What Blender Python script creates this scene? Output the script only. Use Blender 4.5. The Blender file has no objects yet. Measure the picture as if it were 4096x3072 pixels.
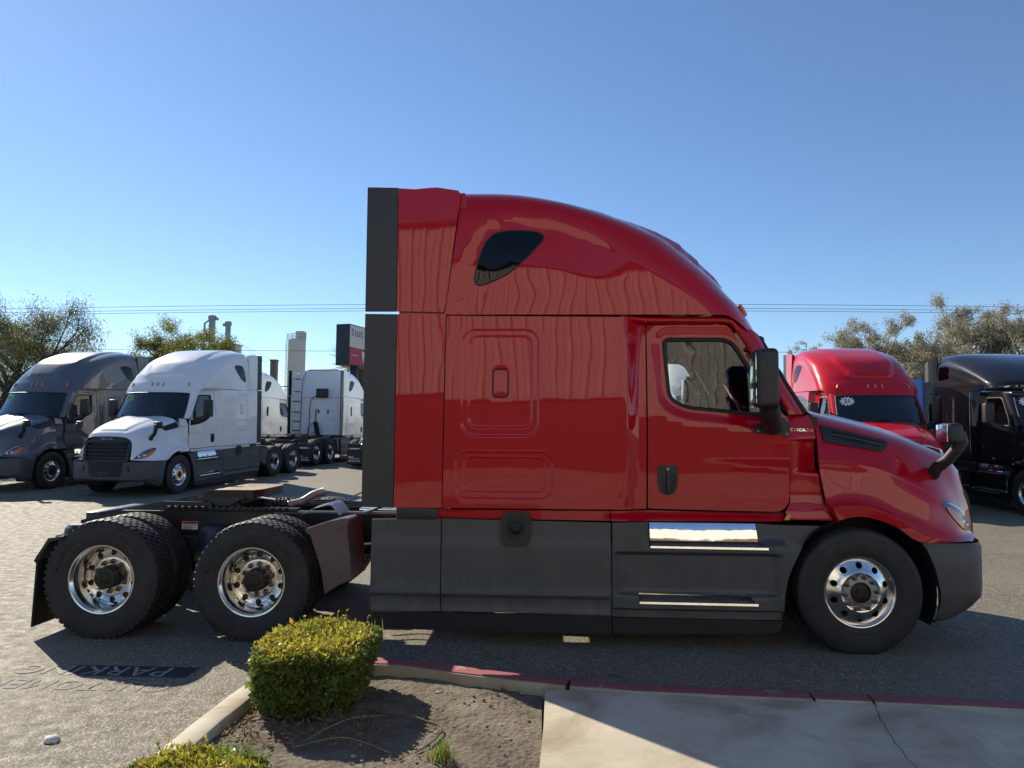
import bpy, bmesh, math, random
import numpy as np
from mathutils import Vector, Matrix, noise
from mathutils.geometry import delaunay_2d_cdt

random.seed(7); np.random.seed(7)
scene = bpy.context.scene
COL = scene.collection
R = math.radians

# ------------------------------------------------------------------ camera
def look(yaw, pitch, roll):
    fwd = Vector((math.sin(yaw)*math.cos(pitch), math.cos(yaw)*math.cos(pitch), math.sin(pitch)))
    right = Vector((math.cos(yaw), -math.sin(yaw), 0)); up = right.cross(fwd)
    r = math.cos(roll)*right + math.sin(roll)*up
    u = -math.sin(roll)*right + math.cos(roll)*up
    return Matrix((r, u, -fwd)).transposed().to_4x4()
cam_data = bpy.data.cameras.new('camera'); cam = bpy.data.objects.new('camera', cam_data)
COL.objects.link(cam); scene.camera = cam
cam_data.sensor_fit = 'HORIZONTAL'; cam_data.sensor_width = 36.0
cam_data.lens = 36.0*2840/4096; cam_data.clip_start = 0.05; cam_data.clip_end = 6000
cam.matrix_world = Matrix.Translation((-2.6154, -7.2689, 1.8059)) @ look(-0.0453, 0.0663, 0.0078)

# ------------------------------------------------------------------ sky, sun, exposure
SUN_DIR = Vector((-0.722, 0.692, 0)).normalized()          # towards the sun, in plan
SUN_EL = R(32.7)
sun_vec = SUN_DIR*math.cos(SUN_EL) + Vector((0, 0, math.sin(SUN_EL)))
world = bpy.data.worlds.new('World'); scene.world = world; world.use_nodes = True
wn = world.node_tree.nodes; wl = world.node_tree.links; wn.clear()
sky = wn.new('ShaderNodeTexSky'); sky.sky_type = 'NISHITA'; sky.sun_disc = False
sky.sun_elevation = SUN_EL; sky.sun_rotation = math.atan2(SUN_DIR.x, SUN_DIR.y)
sky.altitude = 600; sky.air_density = 1.0; sky.dust_density = 0.08; sky.ozone_density = 4.8
bg = wn.new('ShaderNodeBackground'); bg.inputs['Strength'].default_value = 0.062
wo = wn.new('ShaderNodeOutputWorld'); wl.new(sky.outputs[0], bg.inputs[0]); wl.new(bg.outputs[0], wo.inputs[0])
sun_data = bpy.data.lights.new('sun', 'SUN'); sun_data.energy = 2.85; sun_data.angle = R(0.53)
sun_data.color = (1.0, 0.90, 0.73)
sun = bpy.data.objects.new('sun', sun_data); COL.objects.link(sun)
sun.rotation_euler = sun_vec.to_track_quat('Z', 'Y').to_euler(); sun.location = (-20, 20, 30)
vs = scene.view_settings; vs.view_transform = 'Standard'; vs.look = 'None'; vs.exposure = 1.28; vs.gamma = 1.0
vs.use_curve_mapping = False
scene.render.engine = 'CYCLES'
scene.cycles.use_denoising = True
scene.cycles.max_bounces = 8; scene.cycles.transparent_max_bounces = 16
scene.cycles.sample_clamp_indirect = 6.0; scene.cycles.caustics_reflective = False; scene.cycles.caustics_refractive = False

# ------------------------------------------------------------------ materials
MATS = {}
class NT:
    def __init__(s, name):
        m = bpy.data.materials.new(name); m.use_nodes = True; s.m = m; s.t = m.node_tree
        s.n = s.t.nodes; s.p = s.n['Principled BSDF']; s.out = s.n['Material Output']
        MATS[name] = m; s._tc = None
    def node(s, typ, **kw):
        nd = s.n.new(typ)
        for k, v in kw.items():
            if k in nd.inputs.keys(): nd.inputs[k].default_value = v
            else: setattr(nd, k, v)
        return nd
    def link(s, a, b): s.t.links.new(a, b)
    def coord(s, which='Object'):
        if s._tc is None: s._tc = s.n.new('ShaderNodeTexCoord')
        return s._tc.outputs[which]
    def noise(s, scale, detail=4, rough=0.55, dim='3D', coord=None, dist=0.0):
        nd = s.n.new('ShaderNodeTexNoise'); nd.inputs['Scale'].default_value = scale
        nd.inputs['Detail'].default_value = detail; nd.inputs['Roughness'].default_value = rough
        nd.inputs['Distortion'].default_value = dist
        s.link(coord if coord is not None else s.coord(), nd.inputs['Vector']); return nd.outputs['Fac']
    def ramp(s, fac, stops):
        nd = s.n.new('ShaderNodeValToRGB'); cr = nd.color_ramp
        while len(cr.elements) < len(stops): cr.elements.new(0.5)
        for e, (p, c) in zip(cr.elements, stops):
            e.position = p; e.color = (c if len(c) == 4 else tuple(c) + (1,)) if hasattr(c, '__len__') else (c, c, c, 1)
        s.link(fac, nd.inputs[0]); return nd.outputs[0]
    def mix(s, fac, a, b, mode='MIX'):
        nd = s.n.new('ShaderNodeMix'); nd.data_type = 'RGBA'; nd.blend_type = mode
        for sock, v in ((nd.inputs[0], fac), (nd.inputs[6], a), (nd.inputs[7], b)):
            if hasattr(v, 'links'): s.link(v, sock)
            elif hasattr(v, '__len__'): sock.default_value = tuple(v) + ((1,) if len(v) == 3 else ())
            else: sock.default_value = v
        return nd.outputs[2]
    def math(s, op, a, b=None):
        nd = s.n.new('ShaderNodeMath'); nd.operation = op
        for sock, v in ((nd.inputs[0], a), (nd.inputs[1], b)):
            if v is None: continue
            if hasattr(v, 'links'): s.link(v, sock)
            else: sock.default_value = v
        return nd.outputs[0]
    def bump(s, height, strength=0.3, distance=0.01):
        nd = s.n.new('ShaderNodeBump'); nd.inputs['Strength'].default_value = strength
        nd.inputs['Distance'].default_value = distance; s.link(height, nd.inputs['Height'])
        s.link(nd.outputs[0], s.p.inputs['Normal']); return nd.outputs[0]
    def set(s, **kw):
        for k, v in kw.items():
            k = k.replace('_', ' ')
            if hasattr(v, 'links'): s.link(v, s.p.inputs[k])
            elif hasattr(v, '__len__') and len(v) == 3: s.p.inputs[k].default_value = tuple(v) + (1,)
            else: s.p.inputs[k].default_value = v
        return s

def paint(name, col, wav=0.0012, metal=0.0, dust=0.04):
    k = NT(name)
    d = k.noise(2.3, 5, 0.6)
    fac = k.ramp(d, [(0.42, 0.0), (0.85, dust)])
    k.set(Base_Color=k.mix(fac, col, (0.35, 0.31, 0.27)), Metallic=metal, Roughness=0.34, Coat_Weight=1.0, Coat_Roughness=0.02, Coat_IOR=1.45)
    k.p.inputs['Specular IOR Level'].default_value = 0.08
    h = k.noise(2.1, 2, 0.45)
    nb = k.bump(h, 1.0, wav); k.link(nb, k.p.inputs['Coat Normal'])
    fine = k.noise(420, 2, 0.5)
    return k.m
paint('paint_red', (0.41, 0.0015, 0.011), 0.0010, dust=0.012)
paint('paint_red_bright', (0.55, 0.006, 0.016), 0.002)
paint('paint_white', (0.80, 0.81, 0.82), 0.002)
paint('paint_grey', (0.125, 0.13, 0.145), 0.002, metal=0.25, dust=0.01)
paint('paint_black', (0.012, 0.012, 0.014), 0.003, dust=0.0)
def plastic(name, col, rough=0.5, spot=0.25, bumpd=0.0006, scale=260, coat=0.0):
    k = NT(name)
    a = k.noise(3.1, 6, 0.62); b = k.noise(38, 4, 0.6)
    f = k.math('MULTIPLY', k.ramp(a, [(0.35, 0.0), (0.8, 1.0)]), spot)
    c = k.mix(f, col, tuple(min(1, x*1.9+0.025) for x in col))
    k.set(Base_Color=c, Roughness=k.ramp(b, [(0.3, rough-0.06), (0.75, rough+0.1)]), Coat_Weight=coat)
    k.bump(k.noise(scale, 2, 0.5), 0.35, bumpd)
    return k.m
k = NT('plastic_skirt'); a = k.noise(3.1, 6, 0.62); b = k.noise(38, 4, 0.6); d = k.noise(7, 8, 0.7)
sx = k.node('ShaderNodeSeparateXYZ'); k.link(k.coord(), sx.inputs[0])
low = k.math('SUBTRACT', 1.0, k.math('MULTIPLY', sx.outputs['Z'], 1.15))          # road film is thicker low down
mp = k.node('ShaderNodeMapping'); mp.inputs['Scale'].default_value = (9, 9, 0.8); k.link(k.coord(), mp.inputs['Vector']); run = k.noise(1.0, 5, 0.6, coord=mp.outputs[0])
film = k.math('MULTIPLY', k.math('MAXIMUM', low, 0.12), k.ramp(k.math('ADD', k.math('MULTIPLY', d, 0.6), k.math('MULTIPLY', run, 0.5)), [(0.42, 0.0), (0.70, 0.8)]))
c0 = k.mix(k.math('MULTIPLY', k.ramp(a, [(0.35, 0.0), (0.8, 1.0)]), 0.3), (0.056, 0.058, 0.062), (0.095, 0.096, 0.098))
k.set(Base_Color=k.mix(film, c0, (0.15, 0.135, 0.115)), Roughness=k.ramp(b, [(0.3, 0.42), (0.75, 0.6)])); k.bump(k.noise(260, 2, 0.5), 0.35, 0.0006)
plastic('plastic_dark', (0.016, 0.017, 0.019), 0.5, 0.15)
plastic('plastic_extender', (0.026, 0.028, 0.031), 0.42, 0.12)
plastic('plastic_fender', (0.085, 0.060, 0.064), 0.30, 0.25)
plastic('rubber_seal', (0.012, 0.012, 0.013), 0.55, 0.1)
plastic('interior_dark', (0.03, 0.03, 0.032), 0.7, 0.1)
plastic('interior_grey', (0.10, 0.10, 0.105), 0.8, 0.1)
plastic('frame_black', (0.015, 0.015, 0.017), 0.36, 0.35, 0.001, 60)
plastic('air_bag_rubber', (0.022, 0.030, 0.055), 0.4, 0.2)
plastic('brown_fur', (0.1, 0.06, 0.03), 0.8, 0.2)
k = NT('tyre'); a = k.noise(7, 6, 0.65); b = k.noise(90, 3, 0.5)
k.set(Base_Color=k.mix(k.ramp(a, [(0.40, 0), (0.78, 0.55)]), (0.014, 0.014, 0.015), (0.055, 0.050, 0.045)), Roughness=k.ramp(b, [(0.3, 0.55), (0.7, 0.75)]))
k.bump(b, 0.3, 0.001)
plastic('tyre_letter', (0.006, 0.006, 0.006), 0.38, 0.1)
k = NT('aluminium'); a = k.noise(14, 5, 0.6); b = k.noise(160, 3, 0.5); d = k.noise(26, 7, 0.7)
k.set(Base_Color=k.mix(k.ramp(d, [(0.50, 0), (0.80, 0.45)]), (0.76, 0.74, 0.70), (0.38, 0.33, 0.28)), Metallic=1.0, Roughness=k.ramp(a, [(0.3, 0.09), (0.75, 0.26)])); k.bump(b, 0.05, 0.0006)
k = NT('chrome'); a = k.noise(9, 3, 0.5)
k.set(Base_Color=(0.86, 0.86, 0.87), Metallic=1.0, Roughness=k.ramp(a, [(0.3, 0.03), (0.8, 0.12)])); k.bump(k.noise(6, 2, 0.5), 0.6, 0.004)
plastic('tread_steel', (0.10, 0.105, 0.12), 0.35, 0.3)
k = NT('hub_iron'); a = k.noise(24, 6, 0.7)
k.set(Base_Color=k.ramp(a, [(0.3, (0.012, 0.011, 0.010)), (0.7, (0.06, 0.05, 0.04))]), Metallic=0.4, Roughness=0.5); k.bump(a, 0.4, 0.004)
k = NT('lug_steel'); a = k.noise(60, 4, 0.6)
k.set(Base_Color=k.ramp(a, [(0.3, (0.10, 0.09, 0.08)), (0.7, (0.28, 0.25, 0.22))]), Metallic=0.8, Roughness=0.42)
k = NT('greased_steel'); a = k.noise(3.2, 6, 0.65, dist=0.8); b = k.noise(30, 5, 0.6)
k.set(Base_Color=k.mix(k.ramp(b, [(0.35, 0), (0.7, 0.5)]), k.ramp(a, [(0.36, (0.16, 0.085, 0.035)), (0.5, (0.33, 0.20, 0.09)), (0.62, (0.42, 0.29, 0.16))]), (0.10, 0.07, 0.045)), Metallic=0.3, Roughness=0.5); k.bump(b, 0.5, 0.003)
k = NT('steel_galvanised'); a = k.noise(5, 5, 0.6)
k.set(Base_Color=k.ramp(a, [(0.3, (0.30, 0.31, 0.31)), (0.7, (0.46, 0.46, 0.45))]), Metallic=0.6, Roughness=0.5)
def emissive_less(name, col, rough=0.25, coat=1.0, **kw):
    k = NT(name); a = k.noise(40, 3, 0.5)
    k.set(Base_Color=k.mix(k.ramp(a, [(0.35, 0), (0.8, 0.25)]), col, tuple(x*0.55 for x in col)), Roughness=rough, Coat_Weight=coat, **kw); return k.m
emissive_less('amber_lens', (0.75, 0.20, 0.015)); emissive_less('sticker_green', (0.20, 0.80, 0.06), 0.4, 0.3)
emissive_less('sticker_white', (0.82, 0.82, 0.84), 0.4, 0.2); emissive_less('ink_black', (0.012, 0.012, 0.014), 0.4, 0.0)
emissive_less('ink_navy', (0.012, 0.016, 0.10), 0.4, 0.0); emissive_less('sticker_orange', (0.85, 0.17, 0.03), 0.4, 0.1)
emissive_less('tape_red', (0.65, 0.02, 0.02), 0.3, 0.4); emissive_less('ink_white', (0.8, 0.8, 0.8), 0.5, 0.0)
emissive_less('ink_red', (0.55, 0.02, 0.04), 0.5, 0.0); emissive_less('blue_paint', (0.008, 0.035, 0.16), 0.7, 0.0, Specular_IOR_Level=0.05)
emissive_less('lamp_chrome', (0.75, 0.76, 0.78), 0.12, 1.0, Metallic=0.9)
emissive_less('lamp_dark', (0.03, 0.03, 0.035), 0.2, 1.0)
def glass(name, tint, spec=1.0, rough=0.0, ior=1.52):
    k = NT(name); k.n.remove(k.p)
    tr = k.node('ShaderNodeBsdfTransparent'); tr.inputs[0].default_value = tint + (1,)
    gl = k.node('ShaderNodeBsdfGlossy'); gl.inputs['Roughness'].default_value = rough; gl.inputs[0].default_value = (1, 1, 1, 1)
    fr = k.node('ShaderNodeFresnel'); fr.inputs['IOR'].default_value = ior
    wv = k.node('ShaderNodeBump'); wv.inputs['Strength'].default_value = 1.0; wv.inputs['Distance'].default_value = 0.002
    k.link(k.noise(3.0, 2, 0.4), wv.inputs['Height']); k.link(wv.outputs[0], gl.inputs['Normal'])
    f2 = k.math('MULTIPLY', fr.outputs[0], spec)
    mx = k.node('ShaderNodeMixShader'); k.link(f2, mx.inputs[0]); k.link(tr.outputs[0], mx.inputs[1]); k.link(gl.outputs[0], mx.inputs[2])
    k.link(mx.outputs[0], k.out.inputs[0]); return k.m
glass('glass_door', (0.74, 0.79, 0.77), 1.25); glass('glass_windshield', (0.42, 0.47, 0.50), 1.8); glass('glass_privacy', (0.02, 0.022, 0.026), 0.7)
glass('lens_clear', (0.93, 0.93, 0.94), 0.22)

# ------------------------------------------------------------------ mesh helpers
class G:
    """collects geometry for one mesh"""
    def __init__(s): s.v = []; s.f = []; s.nrm = None
    def add(s, v, f, M=None):
        o = len(s.v)
        s.v += [tuple(M @ Vector(p)) for p in v] if M is not None else [tuple(p) for p in v]
        s.f += [tuple(i+o for i in q) for q in f]; return s
    def box(s, c, d, bev=0.0, seg=2, M=None, rot=None):
        hx, hy, hz = d[0]/2, d[1]/2, d[2]/2
        bm = bmesh.new(); bmesh.ops.create_cube(bm, size=1.0)
        bmesh.ops.scale(bm, vec=d, verts=bm.verts)
        if bev > 0: bmesh.ops.bevel(bm, geom=bm.edges[:] , offset=min(bev, min(hx, hy, hz)*0.98), segments=seg, profile=0.5, affect='EDGES')
        T = Matrix.Translation(c)
        if rot is not None: T = T @ rot
        if M is not None: T = M @ T
        bm.verts.index_update()
        s.add([v.co[:] for v in bm.verts], [[v.index for v in f.verts] for f in bm.faces], T); bm.free(); return s
    def tube(s, pts, r, seg=8, cap=True, M=None):
        pts = [Vector(p) for p in pts]; n = len(pts); o = []; f = []
        rs = r if hasattr(r, '__len__') else [r]*n
        t0 = (pts[1]-pts[0]).normalized(); ref = Vector((0, 0, 1)) if abs(t0.z) < 0.9 else Vector((1, 0, 0))
        u = t0.cross(ref).normalized()
        for i, p in enumerate(pts):
            t = (pts[min(i+1, n-1)]-pts[max(i-1, 0)]).normalized()
            u = (u - t*u.dot(t)); u = u.normalized() if u.length > 1e-6 else t.orthogonal().normalized()
            w = t.cross(u)
            for k_ in range(seg):
                a = 2*math.pi*k_/seg; o.append(p + (u*math.cos(a)+w*math.sin(a))*rs[i])
        for i in range(n-1):
            for k_ in range(seg):
                a = i*seg+k_; b = i*seg+(k_+1) % seg; f.append((a, b, b+seg, a+seg))
        if cap: f.append(tuple(range(seg))[::-1]); f.append(tuple((n-1)*seg+k_ for k_ in range(seg)))
        return s.add(o, f, M)
    def revolve(s, prof, seg=48, M=None, closed=False):
        """prof: (radius, along axis y). Axis = y"""
        o = []; f = []; n = len(prof)
        for i in range(seg):
            a = 2*math.pi*i/seg; ca, sa = math.cos(a), math.sin(a)
            for (r, y) in prof: o.append((r*ca, y, r*sa))
        m = n if closed else n-1
        for i in range(seg):
            j = (i+1) % seg
            for k_ in range(m):
                l = (k_+1) % n; f.append((i*n+k_, i*n+l, j*n+l, j*n+k_))
        return s.add(o, f, M)
    def prism(s, poly, d0, d1, axis='y', M=None):
        """poly in the two other axes, extruded from d0 to d1"""
        def P(a, b, d): return {'y': (a, d, b), 'x': (d, a, b), 'z': (a, b, d)}[axis]
        n = len(poly); o = [P(a, b, d0) for a, b in poly]+[P(a, b, d1) for a, b in poly]
        f = [tuple(range(n))[::-1], tuple(range(n, 2*n))]+[(i, (i+1) % n, n+(i+1) % n, n+i) for i in range(n)]
        return s.add(o, f, M)
    def grid(s, pts, nu, nv, cu=False, M=None):
        f = []
        for i in range(nu if cu else nu-1):
            for j in range(nv-1):
                a = i*nv+j; b = ((i+1) % nu)*nv+j; f.append((a, b, b+1, a+1))
        return s.add(pts, f, M)

def mesh_of(name, g, sharp=35, recalc=True):
    me = bpy.data.meshes.new(name); me.from_pydata(g.v, [], g.f)
    if recalc:
        bm = bmesh.new(); bm.from_mesh(me); bmesh.ops.recalc_face_normals(bm, faces=bm.faces); bm.to_mesh(me); bm.free()
    me.polygons.foreach_set('use_smooth', [True]*len(me.polygons))
    if sharp: me.set_sharp_from_angle(angle=R(sharp))
    return me
def obj(name, data, mat=None, parent=None, loc=None, rot=None):
    o = bpy.data.objects.new(name, data); COL.objects.link(o)
    if parent is not None: o.parent = parent
    if loc is not None: o.location = loc
    if rot is not None: o.rotation_euler = rot
    if data is not None and mat is not None:
        if not data.materials: data.materials.append(None)
        o.material_slots[0].link = 'OBJECT'; o.material_slots[0].material = MATS[mat]; o['m'] = mat
    return o
def part(name, g, mat, parent, sharp=35, recalc=True, **kw): return obj(name, mesh_of(name, g, sharp, recalc), mat, parent, **kw)
def tag(o, label=None, cat=None, group=None, kind=None):
    if label: o['label'] = label
    if cat: o['category'] = cat
    if group: o['group'] = group
    if kind: o['kind'] = kind
    return o
def empty(name, loc=(0, 0, 0), rz=0):
    o = bpy.data.objects.new(name, None); COL.objects.link(o); o.location = loc; o.rotation_euler = (0, 0, rz); o.empty_display_size = 0.3; return o
def sm(a, b, x):
    t = max(0.0, min(1.0, (x-a)/(b-a))); return t*t*(3-2*t)
def lerp(a, b, t): return a+(b-a)*t
def interp(tab, x):
    if x <= tab[0][0]: return tab[0][1]
    for (a, p), (b, q) in zip(tab, tab[1:]):
        if x <= b: return p+(q-p)*(x-a)/(b-a)
    return tab[-1][1]
def catmull(ps, t):
    n = len(ps)-1; u = max(0, min(n-1e-9, t*n)); i = int(u); f = u-i
    p = lambda k_: ps[max(0, min(n, k_))]
    a, b, c, d = p(i-1), p(i), p(i+1), p(i+2)
    return tuple(0.5*((2*b[k_])+(-a[k_]+c[k_])*f+(2*a[k_]-5*b[k_]+4*c[k_]-d[k_])*f*f+(-a[k_]+3*b[k_]-3*c[k_]+d[k_])*f**3) for k_ in range(len(b)))
def in_poly(x, y, poly):
    c = False; j = len(poly)-1
    for i in range(len(poly)):
        xi, yi = poly[i]; xj, yj = poly[j]
        if (yi > y) != (yj > y) and x < (xj-xi)*(y-yi)/(yj-yi)+xi: c = not c
        j = i
    return c
def poly_dist(x, y, poly, closed=True):
    d = 1e9; n = len(poly)
    for i in range(n if closed else n-1):
        ax, ay = poly[i]; bx, by = poly[(i+1) % n]; dx, dy = bx-ax, by-ay; L = dx*dx+dy*dy
        t = 0 if L == 0 else max(0, min(1, ((x-ax)*dx+(y-ay)*dy)/L)); d = min(d, math.hypot(x-ax-dx*t, y-ay-dy*t))
    return d
def rrect(x0, z0, x1, z1, r, n=6):
    o = []
    for cx, cz, a0 in ((x1-r, z1-r, 0), (x0+r, z1-r, 90), (x0+r, z0+r, 180), (x1-r, z0+r, 270)):
        for i in range(n+1):
            a = R(a0+90*i/n); o.append((cx+r*math.cos(a), cz+r*math.sin(a)))
    return o
def rr_sdf(x, z, x0, z0, x1, z1, r):
    cx, cz = (x0+x1)/2, (z0+z1)/2; qx = abs(x-cx)-(x1-x0)/2+r; qz = abs(z-cz)-(z1-z0)/2+r
    return math.hypot(max(qx, 0), max(qz, 0))+min(max(qx, qz), 0)-r
def smooth_poly(pts, n=6):
    """closed Catmull-Rom through pts"""
    m = len(pts); o = []
    for i in range(m):
        a, b, c, d = pts[i-1], pts[i], pts[(i+1) % m], pts[(i+2) % m]
        for k_ in range(n):
            f = k_/n; o.append(tuple(0.5*((2*b[j])+(-a[j]+c[j])*f+(2*a[j]-5*b[j]+4*c[j]-d[j])*f*f+(-a[j]+3*b[j]-3*c[j]+d[j])*f**3) for j in range(2)))
    return o
def round_poly(pts, r, n=4):
    """polygon with rounded corners"""
    o = []; m = len(pts); rr = r if hasattr(r, '__len__') else [r]*m
    for i in range(m):
        p, a, b = Vector(pts[i]), Vector(pts[i-1]), Vector(pts[(i+1) % m])
        ra = min(rr[i], (a-p).length*0.48, (b-p).length*0.48)
        if ra < 1e-4: o.append(tuple(p)); continue
        q0 = p+(a-p).normalized()*ra; q1 = p+(b-p).normalized()*ra
        for k_ in range(n+1):
            t = k_/n; o.append(tuple(q0*(1-t)**2+p*2*t*(1-t)+q1*t*t))
    return o
def resample(poly, step, closed=True):
    o = []; n = len(poly)
    for i in range(n if closed else n-1):
        a, b = poly[i], poly[(i+1) % n]; L = math.hypot(b[0]-a[0], b[1]-a[1]); k_ = max(1, int(math.ceil(L/step)))
        for j in range(k_): o.append((a[0]+(b[0]-a[0])*j/k_, a[1]+(b[1]-a[1])*j/k_))
    if not closed: o.append(poly[-1])
    return o
def cdt(outline, holes=(), loops=(), step=0.06, pts=()):
    """triangulate a 2D region; returns verts, tris, boundary loops (index lists)"""
    V = []; E = []
    def ring(p, closed=True):
        o = len(V); V.extend(p); n = len(p)
        E.extend([(o+i, o+(i+1) % n) for i in range(n if closed else n-1)])
    B = [resample(outline, step)]+[resample(h, step) for h in holes]
    for b in B: ring(b)
    for l in loops:
        closed = len(l) > 2; q = resample(l, step*0.7, closed); o = len(V); keep = {}
        for i, p in enumerate(q):
            if in_poly(p[0], p[1], outline) and poly_dist(p[0], p[1], outline) > 0.004 and not any(in_poly(p[0], p[1], h) for h in holes): keep[i] = len(V); V.append(p)
        for i in range(len(q) if closed else len(q)-1):
            j = (i+1) % len(q)
            if i in keep and j in keep: E.append((keep[i], keep[j]))
    V.extend(pts)
    xs = [p[0] for p in outline]; ys = [p[1] for p in outline]; nx = int((max(xs)-min(xs))/step)+1; ny = int((max(ys)-min(ys))/step)+1
    fixed = np.array(V)
    for i in range(nx+1):
        for j in range(ny+1):
            x = min(xs)+step*(i+0.5*(j % 2)); y = min(ys)+step*j
            if np.min((fixed[:, 0]-x)**2+(fixed[:, 1]-y)**2) < (0.55*step)**2: continue
            if in_poly(x, y, outline) and not any(in_poly(x, y, h) for h in holes): V.append((x, y))
    r = delaunay_2d_cdt([Vector(p) for p in V], E, [], 0, 1e-6)
    vo = [tuple(p) for p in r[0]]; tris = []
    for t in r[2]:
        cx = sum(vo[i][0] for i in t)/3; cy = sum(vo[i][1] for i in t)/3
        if in_poly(cx, cy, outline) and not any(in_poly(cx, cy, h) for h in holes): tris.append(tuple(t))
    return vo, tris, B
def skin_panel(outline, S, holes=(), loops=(), step=0.06, thick=0.02, off=0.0):
    """panel on the right-hand skin y=-(S(x,z)+off), with folded edges; keeps exact normals"""
    vo, tris, B = cdt(outline, holes, loops, step)
    g = G(); nr = []; e = 0.004
    for x, z in vo:
        g.v.append((x, -(S(x, z)+off), z)); sx = (S(x+e, z)-S(x-e, z))/(2*e); sz = (S(x, z+e)-S(x, z-e))/(2*e)
        n = Vector((-sx, -1, -sz)).normalized(); nr.append(tuple(n))
    for a, b, c in tris:
        va, vb, vc = Vector(g.v[a]), Vector(g.v[b]), Vector(g.v[c])
        g.f.append((a, b, c) if (vb-va).cross(vc-va).y < 0 else (a, c, b))
    for k_, b in enumerate(B):
        n = len(b); area = sum(b[i][0]*b[(i+1) % n][1]-b[(i+1) % n][0]*b[i][1] for i in range(n)); sg = (1 if area > 0 else -1)*(1 if k_ == 0 else -1)
        for i in range(n):
            (ax, az), (bx, bz) = b[i], b[(i+1) % n]; o = len(g.v)
            d = math.hypot(bx-ax, bz-az) or 1; nn = (sg*(bz-az)/d, 0, -sg*(bx-ax)/d)
            y0, y1 = -(S(ax, az)+off), -(S(bx, bz)+off)
            g.v += [(ax, y0, az), (bx, y1, bz), (bx, y1+thick, bz), (ax, y0+thick, az)]
            nr += [nn]*4
            q = (o, o+1, o+2, o+3); fn = (Vector(g.v[o+1])-Vector(g.v[o])).cross(Vector(g.v[o+2])-Vector(g.v[o]))
            g.f.append(q if fn.dot(Vector(nn)) > 0 else q[::-1])
    g.nrm = nr; return g
def nmesh(name, g):
    me = bpy.data.meshes.new(name); me.from_pydata(g.v, [], g.f)
    me.polygons.foreach_set('use_smooth', [True]*len(me.polygons))
    me.normals_split_custom_set_from_vertices(g.nrm); return me
def mirror_g(g):
    h = G(); h.v = [(x, -y, z) for x, y, z in g.v]; h.f = [tuple(reversed(q)) for q in g.f]
    if g.nrm: h.nrm = [(x, -y, z) for x, y, z in g.nrm]
    return h
def both(name, g, mat, parent, sharp=35, recalc=True, **kw):
    """the right-hand part and its mirror image on the left"""
    r = []
    for h in (g, mirror_g(g)):
        r.append(obj(name, nmesh(name, h) if h.nrm else mesh_of(name, h, sharp, recalc), mat, parent, **kw))
    return r
def text_g(s, size=1.0, depth=0.0, shear=0.0, align='CENTER', spacing=1.0, bold=0.0):
    """flat text in x/z (facing -y), as geometry"""
    c = bpy.data.curves.new('lettering', 'FONT'); c.body = s; c.size = size; c.align_x = align; c.align_y = 'CENTER'
    c.shear = shear; c.space_character = spacing; c.extrude = depth; c.resolution_u = 3; c.offset = bold
    o = bpy.data.objects.new('lettering', c); COL.objects.link(o)
    bpy.context.view_layer.update(); dg = bpy.context.evaluated_depsgraph_get(); me = o.evaluated_get(dg).to_mesh()
    g = G(); g.v = [(v.co.x, -v.co.z, v.co.y) for v in me.vertices]; g.f = [tuple(p.vertices) for p in me.polygons]
    o.evaluated_get(dg).to_mesh_clear(); bpy.data.objects.remove(o); bpy.data.curves.remove(c); return g
# ================================================================== TRUCK (x forward, y left, z up, origin on the ground below the front axle)
WIN = round_poly([(-1.585, 2.625), (-0.99, 2.625), (-0.70, 2.13), (-0.66, 1.945), (-1.40, 2.012), (-1.545, 2.09)], [0.07, 0.10, 0.12, 0.05, 0.12, 0.12], 5)
EMB = [(-3.327, 1.756, -2.658, 2.684, 0.12, 0.010), (-3.268, 1.829, -2.713, 2.630, 0.09, 0.009), (-3.374, 1.229, -2.535, 1.634, 0.11, 0.010), (-3.309, 1.283, -2.596, 1.587, 0.07, 0.009)]
KEY = (-3.056, 2.098, -2.925, 2.339, 0.035)
def wob(x, z, a, sx=2.0, sz=1.4, s=0.0): return a*noise.noise(Vector((x*sx+s, z*sz, 1.7+s)))
def S_body(x, z):
    w = 1.222-0.010*((z-1.95)/0.85)**2-0.012*sm(2.55, 2.85, z)+wob(x, z, 0.0016)
    for (a, b, c, d, r, dp) in EMB: w -= dp*(1-sm(-0.020, 0.004, rr_sdf(x, z, a, b, c, d, r))) if a-0.1 < x < c+0.1 else 0
    k_ = rr_sdf(x, z, *KEY)
    if abs(k_) < 0.03: w -= 0.004*(1-sm(0.003, 0.012, abs(k_)))
    cab = 1.138-0.030*sm(-1.3, -0.45, x)-0.07*max(0, z-1.95)/0.8-0.012*((z-1.55)/0.5)**2*(1 if z < 1.55 else 0.15)+wob(x, z, 0.002, 1.6, 1.6, 5)
    am = 0.024*sm(-1.35, -0.65, x); cab += am*sm(1.50+0.05*sm(-1.2, -0.5, -x-1.7), 1.60, z)-am*0.5
    d = poly_dist(x, z, WIN) if x > -1.9 and z > 1.75 else 1
    if d < 0.14 or in_poly(x, z, WIN): cab -= 0.024*(1-sm(0.025, 0.115, 0 if in_poly(x, z, WIN) else d))
    t = sm(-1.945, -1.775, x)
    w = lerp(w, cab, t)+0.02*math.exp(-((x+1.92)/0.035)**2)*sm(1.15, 1.3, z)*0.5
    return w
ROOFWIN = smooth_poly([(-2.989, 3.548), (-2.764, 3.552), (-2.640, 3.52), (-2.645, 3.455), (-2.802, 3.282), (-2.933, 3.169), (-3.065, 3.103), (-3.18, 3.068), (-3.224, 3.13), (-3.173, 3.35), (-3.101, 3.491)], 4)
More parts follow.
